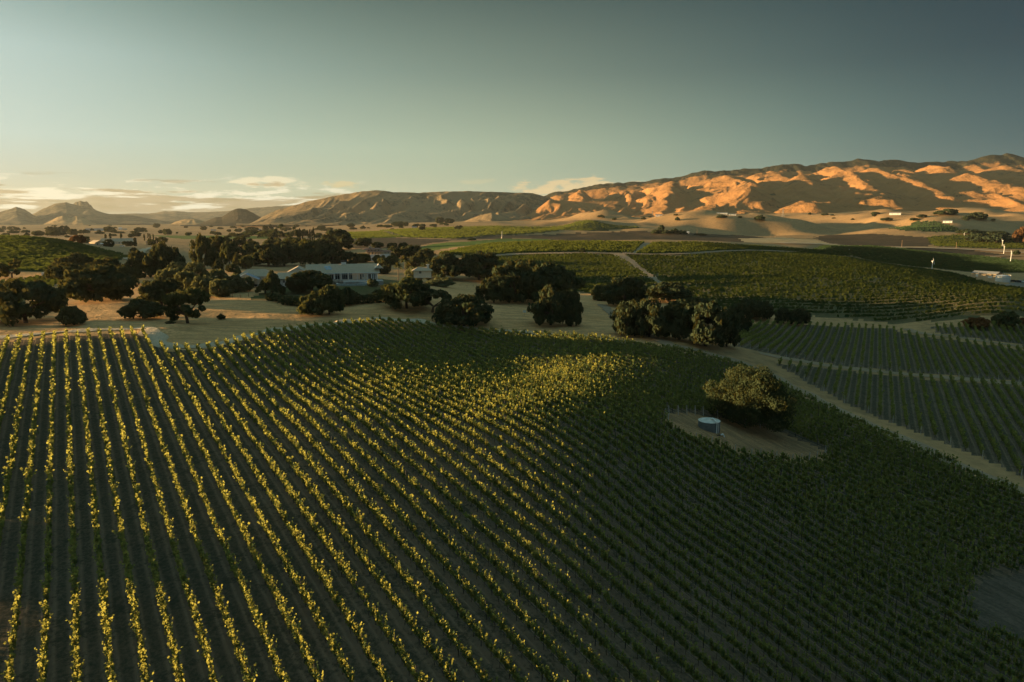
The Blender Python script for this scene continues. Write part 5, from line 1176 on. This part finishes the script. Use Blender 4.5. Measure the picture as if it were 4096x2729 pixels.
mb = MB(); a = -.62; cx_, sy_ = math.cos(a), math.sin(a); mb.tube((cx_ * (r_ + .1), sy_ * (r_ + .1), -.3), (cx_ * (r_ + .1), sy_ * (r_ + .1), hh + .1), .05, n=6); mb.part('vent_pipe', M_white, t)
mb = MB(); mb.tube((.5, -.3, hh + .25), (.5, -.3, hh + .55), .35, n=14); mb.part('hatch', M_tankroof, t)
bx, by = big(1661, 1003); x, y = hit(bx, by); t = thing('pipe_elbow', 'white pipe elbow on the ground beside the dark tank', 'pipe', (x, y, hz(x, y)), .3)
mb = MB(); mb.tube((-.5, 0, .35), (0, 0, .45), .14, n=8); mb.tube((0, 0, .45), (.25, -.1, -.1), .14, n=8); mb.part('elbow', M_white, t); mb = MB(); mb.tube((-1.4, .2, .2), (-.5, 0, .35), .1, n=8); mb.part('valve_pipe', M_dark, t)
# wind machines and poles: frame position of the foot, height in frame pixels, distance
def machine(u, v, hpx, Y, label, turn):
    x = pix_dir(u, v)[0] * Y; z = CZ + pix_dir(u, v)[1] * Y; t = thing('wind_machine', label, 'wind machine', (x, Y, z), turn); h = hpx * Y / F * .88; r = .42
    mb = MB(); mb.tube((0, 0, -2.5), (0, 0, h), r, r * .7, 10); mb.part('tower', M_white, t); mb = MB(); mb.box(-.8, .8, -.5, .5, h, h + .7); mb.tube((.8, 0, h + .35), (1.3, 0, h + .35), .25, n=8); mb.part('gearbox', M_white, t)
    for s_ in (-1, 1):
        mb = MB(); mb.add([(1.2, 0, h + .35), (1.3, s_ * .3, h + .2 + s_ * .1), (1.45, s_ * 1.0, h + .35 + s_ * 2.8), (1.2, s_ * .7, h + .35 + s_ * 2.9), (1.05, 0, h + .35), (1.15, s_ * .3, h + .2 + s_ * .1), (1.35, s_ * 1.0, h + .35 + s_ * 2.8), (1.1, s_ * .7, h + .35 + s_ * 2.9)], [(0, 1, 2, 3), (7, 6, 5, 4), (0, 4, 5, 1), (1, 5, 6, 2), (2, 6, 7, 3), (3, 7, 4, 0)]); mb.part('blade', M_white, t)
    mb = MB(); mb.box(-.8, .8, .8, 2.0, -2, .9); mb.part('engine_box', M_tanw, t)
z8 = lambda x, y: U8(x, y)
for (x, y, h, Y, tn, lb) in [(710, 748, 12.0, 625, .3, 'tall white wind machine on the dark slope edge, nearest of all'), (1613, 525, 8.4, 890, 1.2, 'white wind machine beside a small tree, leftmost of the right pair'), (1698, 630, 10.4, 735, .8, 'white wind machine near the sand road at the right edge'), (1595, 425, 6.4, 1100, 2.0, 'white wind machine behind the right pair'), (1115, 320, 4.8, 1400, .5, 'small white wind machine on the far green field')]:
    u, v = z8(x, y); machine(u, v, h, Y, lb, tn)
u, v = ((2900 + 947 / 1.912) / 4, (580 + 868 / 1.912) / 4); machine(u, v, 7.8, 830, 'white wind machine standing on the crest of the big vineyard', .9)
u, v = UC(1167, 190); machine(u, v, 5.9, 1250, 'slim white wind machine before the dark vineyard in the middle', .2)
def pole(zc, x, yb, h, Y, label, arms=1):
    bx, by, k = ZM[zc](x, yb); u, v = bx / 2.2978, by / 2.2978; X_ = pix_dir(u, v)[0] * Y; z = min(CZ + pix_dir(u, v)[1] * Y, hz(X_, Y) + 1); hh = h * k / 2.2978 * Y / F; hh = min(hh, 15)
    t = thing('utility_pole', label, 'utility pole', (X_, Y, z), .5); mb = MB(); mb.tube((0, 0, -1), (0, 0, hh), .3, .2, 6); mb.part('pole', M_pole, t); mb = MB(); mb.box(-1.3, 1.3, -.12, .12, hh - 1.1, hh - .85); mb.part('crossarm', M_pole, t)
ZM['H'] = lambda x, y: ((3500 + x / 3.136) / 1.7408, (850 + y / 3.136) / 1.7408, 1 / 3.136 / 1.7408)
for i, (x, y, h, Y) in enumerate([(335, 430, 85, 1000), (1017, 452, 80, 1000), (1325, 446, 46, 1150), (1405, 440, 60, 1200), (575, 80, 26, 2000), (1058, 136, 28, 1800), (1573, 606, 46, 800)]):
    pole('H', x, y, h, Y, nth(i + 1).capitalize() + ' wooden utility pole listed from the front left across the right valley')
for i, (x, y, h, Y) in enumerate([(580, 192, 26, 1500), (1022, 218, 22, 1400), (1047, 218, 22, 1420), (925, 274, 24, 1000)]):
    pole('F', x, y, h, Y, ('wooden pole right of the copse on the dark field', 'left of two poles on the pale stubble field', 'right of two poles on the pale stubble field', 'short pole at the edge of the right striped vineyard')[i])
def pylon(zc, x, yb, h, Y, label):
    bx, by, k = ZM[zc](x, yb); u, v = bx / 2.2978, by / 2.2978; X_, s_ = pix_dir(u, v); t = thing('pylon', label, 'pylon', (X_ * Y, Y, CZ + s_ * Y), .2); H_ = h * k / 2.2978 * Y / F; b = H_ * .13
    mb = MB(); L = [(0, b), (.35, b * .55), (.7, b * .28), (1, b * .12)]
    for (z0, w0), (z1, w1) in zip(L[:-1], L[1:]):
        for sx, sy in ((-1, -1), (1, -1), (1, 1), (-1, 1)):
            mb.tube((sx * w0, sy * w0, z0 * H_), (sx * w1, sy * w1, z1 * H_), .28, n=4, cap=False); mb.tube((sx * w0, sy * w0, z0 * H_), (-sy * w1, sx * w1, z1 * H_), .14, n=3, cap=False)
    mb.part('lattice', M_grey, t)
    for z in (.68, .8, .92): mb = MB(); mb.tube((-H_ * .17, 0, z * H_), (H_ * .17, 0, z * H_), .25, n=4); mb.part('crossarm', M_grey, t)
pylon('F', 1092, 102, 52, 2500, 'lattice power pylon on the crest of the golden field'); pylon('F', 313, 110, 44, 2500, 'lattice power pylon left, before the mountain foot')
# bits on the knoll
bx, by, k = ZM['D'](1005, 440); x, y = hit(bx / 2.2978, by / 2.2978, 190); t = thing('sign', 'small white board on a post on the dry knoll', 'sign', (x, y, hz(x, y)), -math.atan2(x, y)); mb = MB(); mb.tube((0, 0, 0), (0, 0, 1.6), .05, n=5); mb.part('post', M_pole, t); mb = MB(); mb.box(-.55, .55, -.09, -.04, 1.0, 1.75); mb.part('board', M_white, t)
bx, by, k = ZM['A'](595, 866); x, y = hit(bx / 2.2978, by / 2.2978, 190); t = thing('pump_box', 'small white cabinet beside the left pale track', 'utility box', (x, y, hz(x, y)), 0); mb = MB(); mb.box(-.9, .9, -.5, .5, 0, 2.0); mb.part('cabinet', M_white, t); mb = MB(); mb.box(-1.0, 1.0, -.6, .6, 2.0, 2.12); mb.part('lid', M_white, t)
loc = hit(*big(496, 562), 600); bx, by, k = ZM['A'](1648, 460); x, y = hit(bx / 2.2978, by / 2.2978, 600); car((x, y, hz(x, y)), .2, 'white car parked alone in front of the farmhouse', M_white)
bx, by, k = ZM['A'](1370, 455); x, y = hit(bx / 2.2978, by / 2.2978, 600); t = thing('parasol', 'white parasol before the pale farmhouse gable', 'parasol', (x, y, hz(x, y)), 0); mb = MB(); mb.tube((0, 0, 0), (0, 0, 2.6), .06, n=6); mb.part('pole', M_pole, t); mb = MB(); mb.tube((0, 0, 2.3), (0, 0, 3.1), 2.0, .1, 8); mb.part('canopy', M_white, t)
for i, (x, y) in enumerate([(930, 1190), (961, 1191), (995, 1187), (1840, 1145), (1868, 1149), (1893, 1147), (1910, 1150)]):
    X_, Y_ = hit(x / 4, y / 4, 190); mb = MB(); mb.tube((0, 0, -.2), (0, 0, 1.5), .12, .1, 6); o = mb.part('fence_post', M_pole, None); o.location = (X_, Y_, hz(X_, Y_)); o['label'] = ('leftmost fence post below the orchard', 'middle fence post below the orchard', 'rightmost fence post below the orchard', 'first fence post on the knoll top by the grove', 'second fence post on the knoll top by the grove', 'third fence post on the knoll top by the grove', 'fourth fence post on the knoll top by the grove')[i]; o['category'] = 'fence post'; o['group'] = 'fence posts on the knoll'
# clipped hedge below the pool
def hedge(P, w, h, label):
    q = smooth_line(poly(P, y0=190), .5); m = 26 * len(q); k = rng.integers(0, len(q), m); v = rng.normal(size=(m, 3)); v /= np.linalg.norm(v, axis=1)[:, None]
    p = np.c_[q[k], H(q[k, 0], q[k, 1]) + h * .5] + v * np.array([w / 2, w / 2, h / 2]) * (.8 + .3 * rng.random(m))[:, None]; n1 = rand_unit(m); up = np.cross(n1, rand_unit(m)); up /= np.linalg.norm(up, axis=1)[:, None]; sd = np.cross(n1, up); s_ = .22 + .15 * rng.random(m)
    vv, ff = quads(p - [q[0][0], q[0][1], 0], sd * s_[:, None], up * s_[:, None]); o = link('hedge', np_mesh('hedge', vv, ff, [ML['dark']])); o.location = (q[0][0], q[0][1], 0); o['label'] = label; o['category'] = 'hedge'
hedge([(650,700),(700,704),(760,702),(830,698),(900,692),(960,686)], 3.5, 3.0, 'long dark hedge along the foot of the garden'); hedge([(620,690),(660,696),(700,700)], 3, 2.5, 'short dark hedge below the white wing')
# ------------------------------------------------------------------ the air
hm = bpy.data.materials.new('haze_air'); hm.use_nodes = True; ht = hm.node_tree; ht.nodes.clear()
ho = ht.nodes.new('ShaderNodeOutputMaterial'); hv = ht.nodes.new('ShaderNodeVolumePrincipled')
hv.inputs['Color'].default_value = (0.86, 0.93, 0.90, 1); hv.inputs['Density'].default_value = 0.000016; hv.inputs['Anisotropy'].default_value = 0.25
ht.links.new(hv.outputs[0], ho.inputs['Volume'])
mb = MB(); mb.box(-15500, 15500, -15500, 15500, CZ - 54, CZ + 640)
hz_o = mb.part('haze', hm, None, kind='stuff')
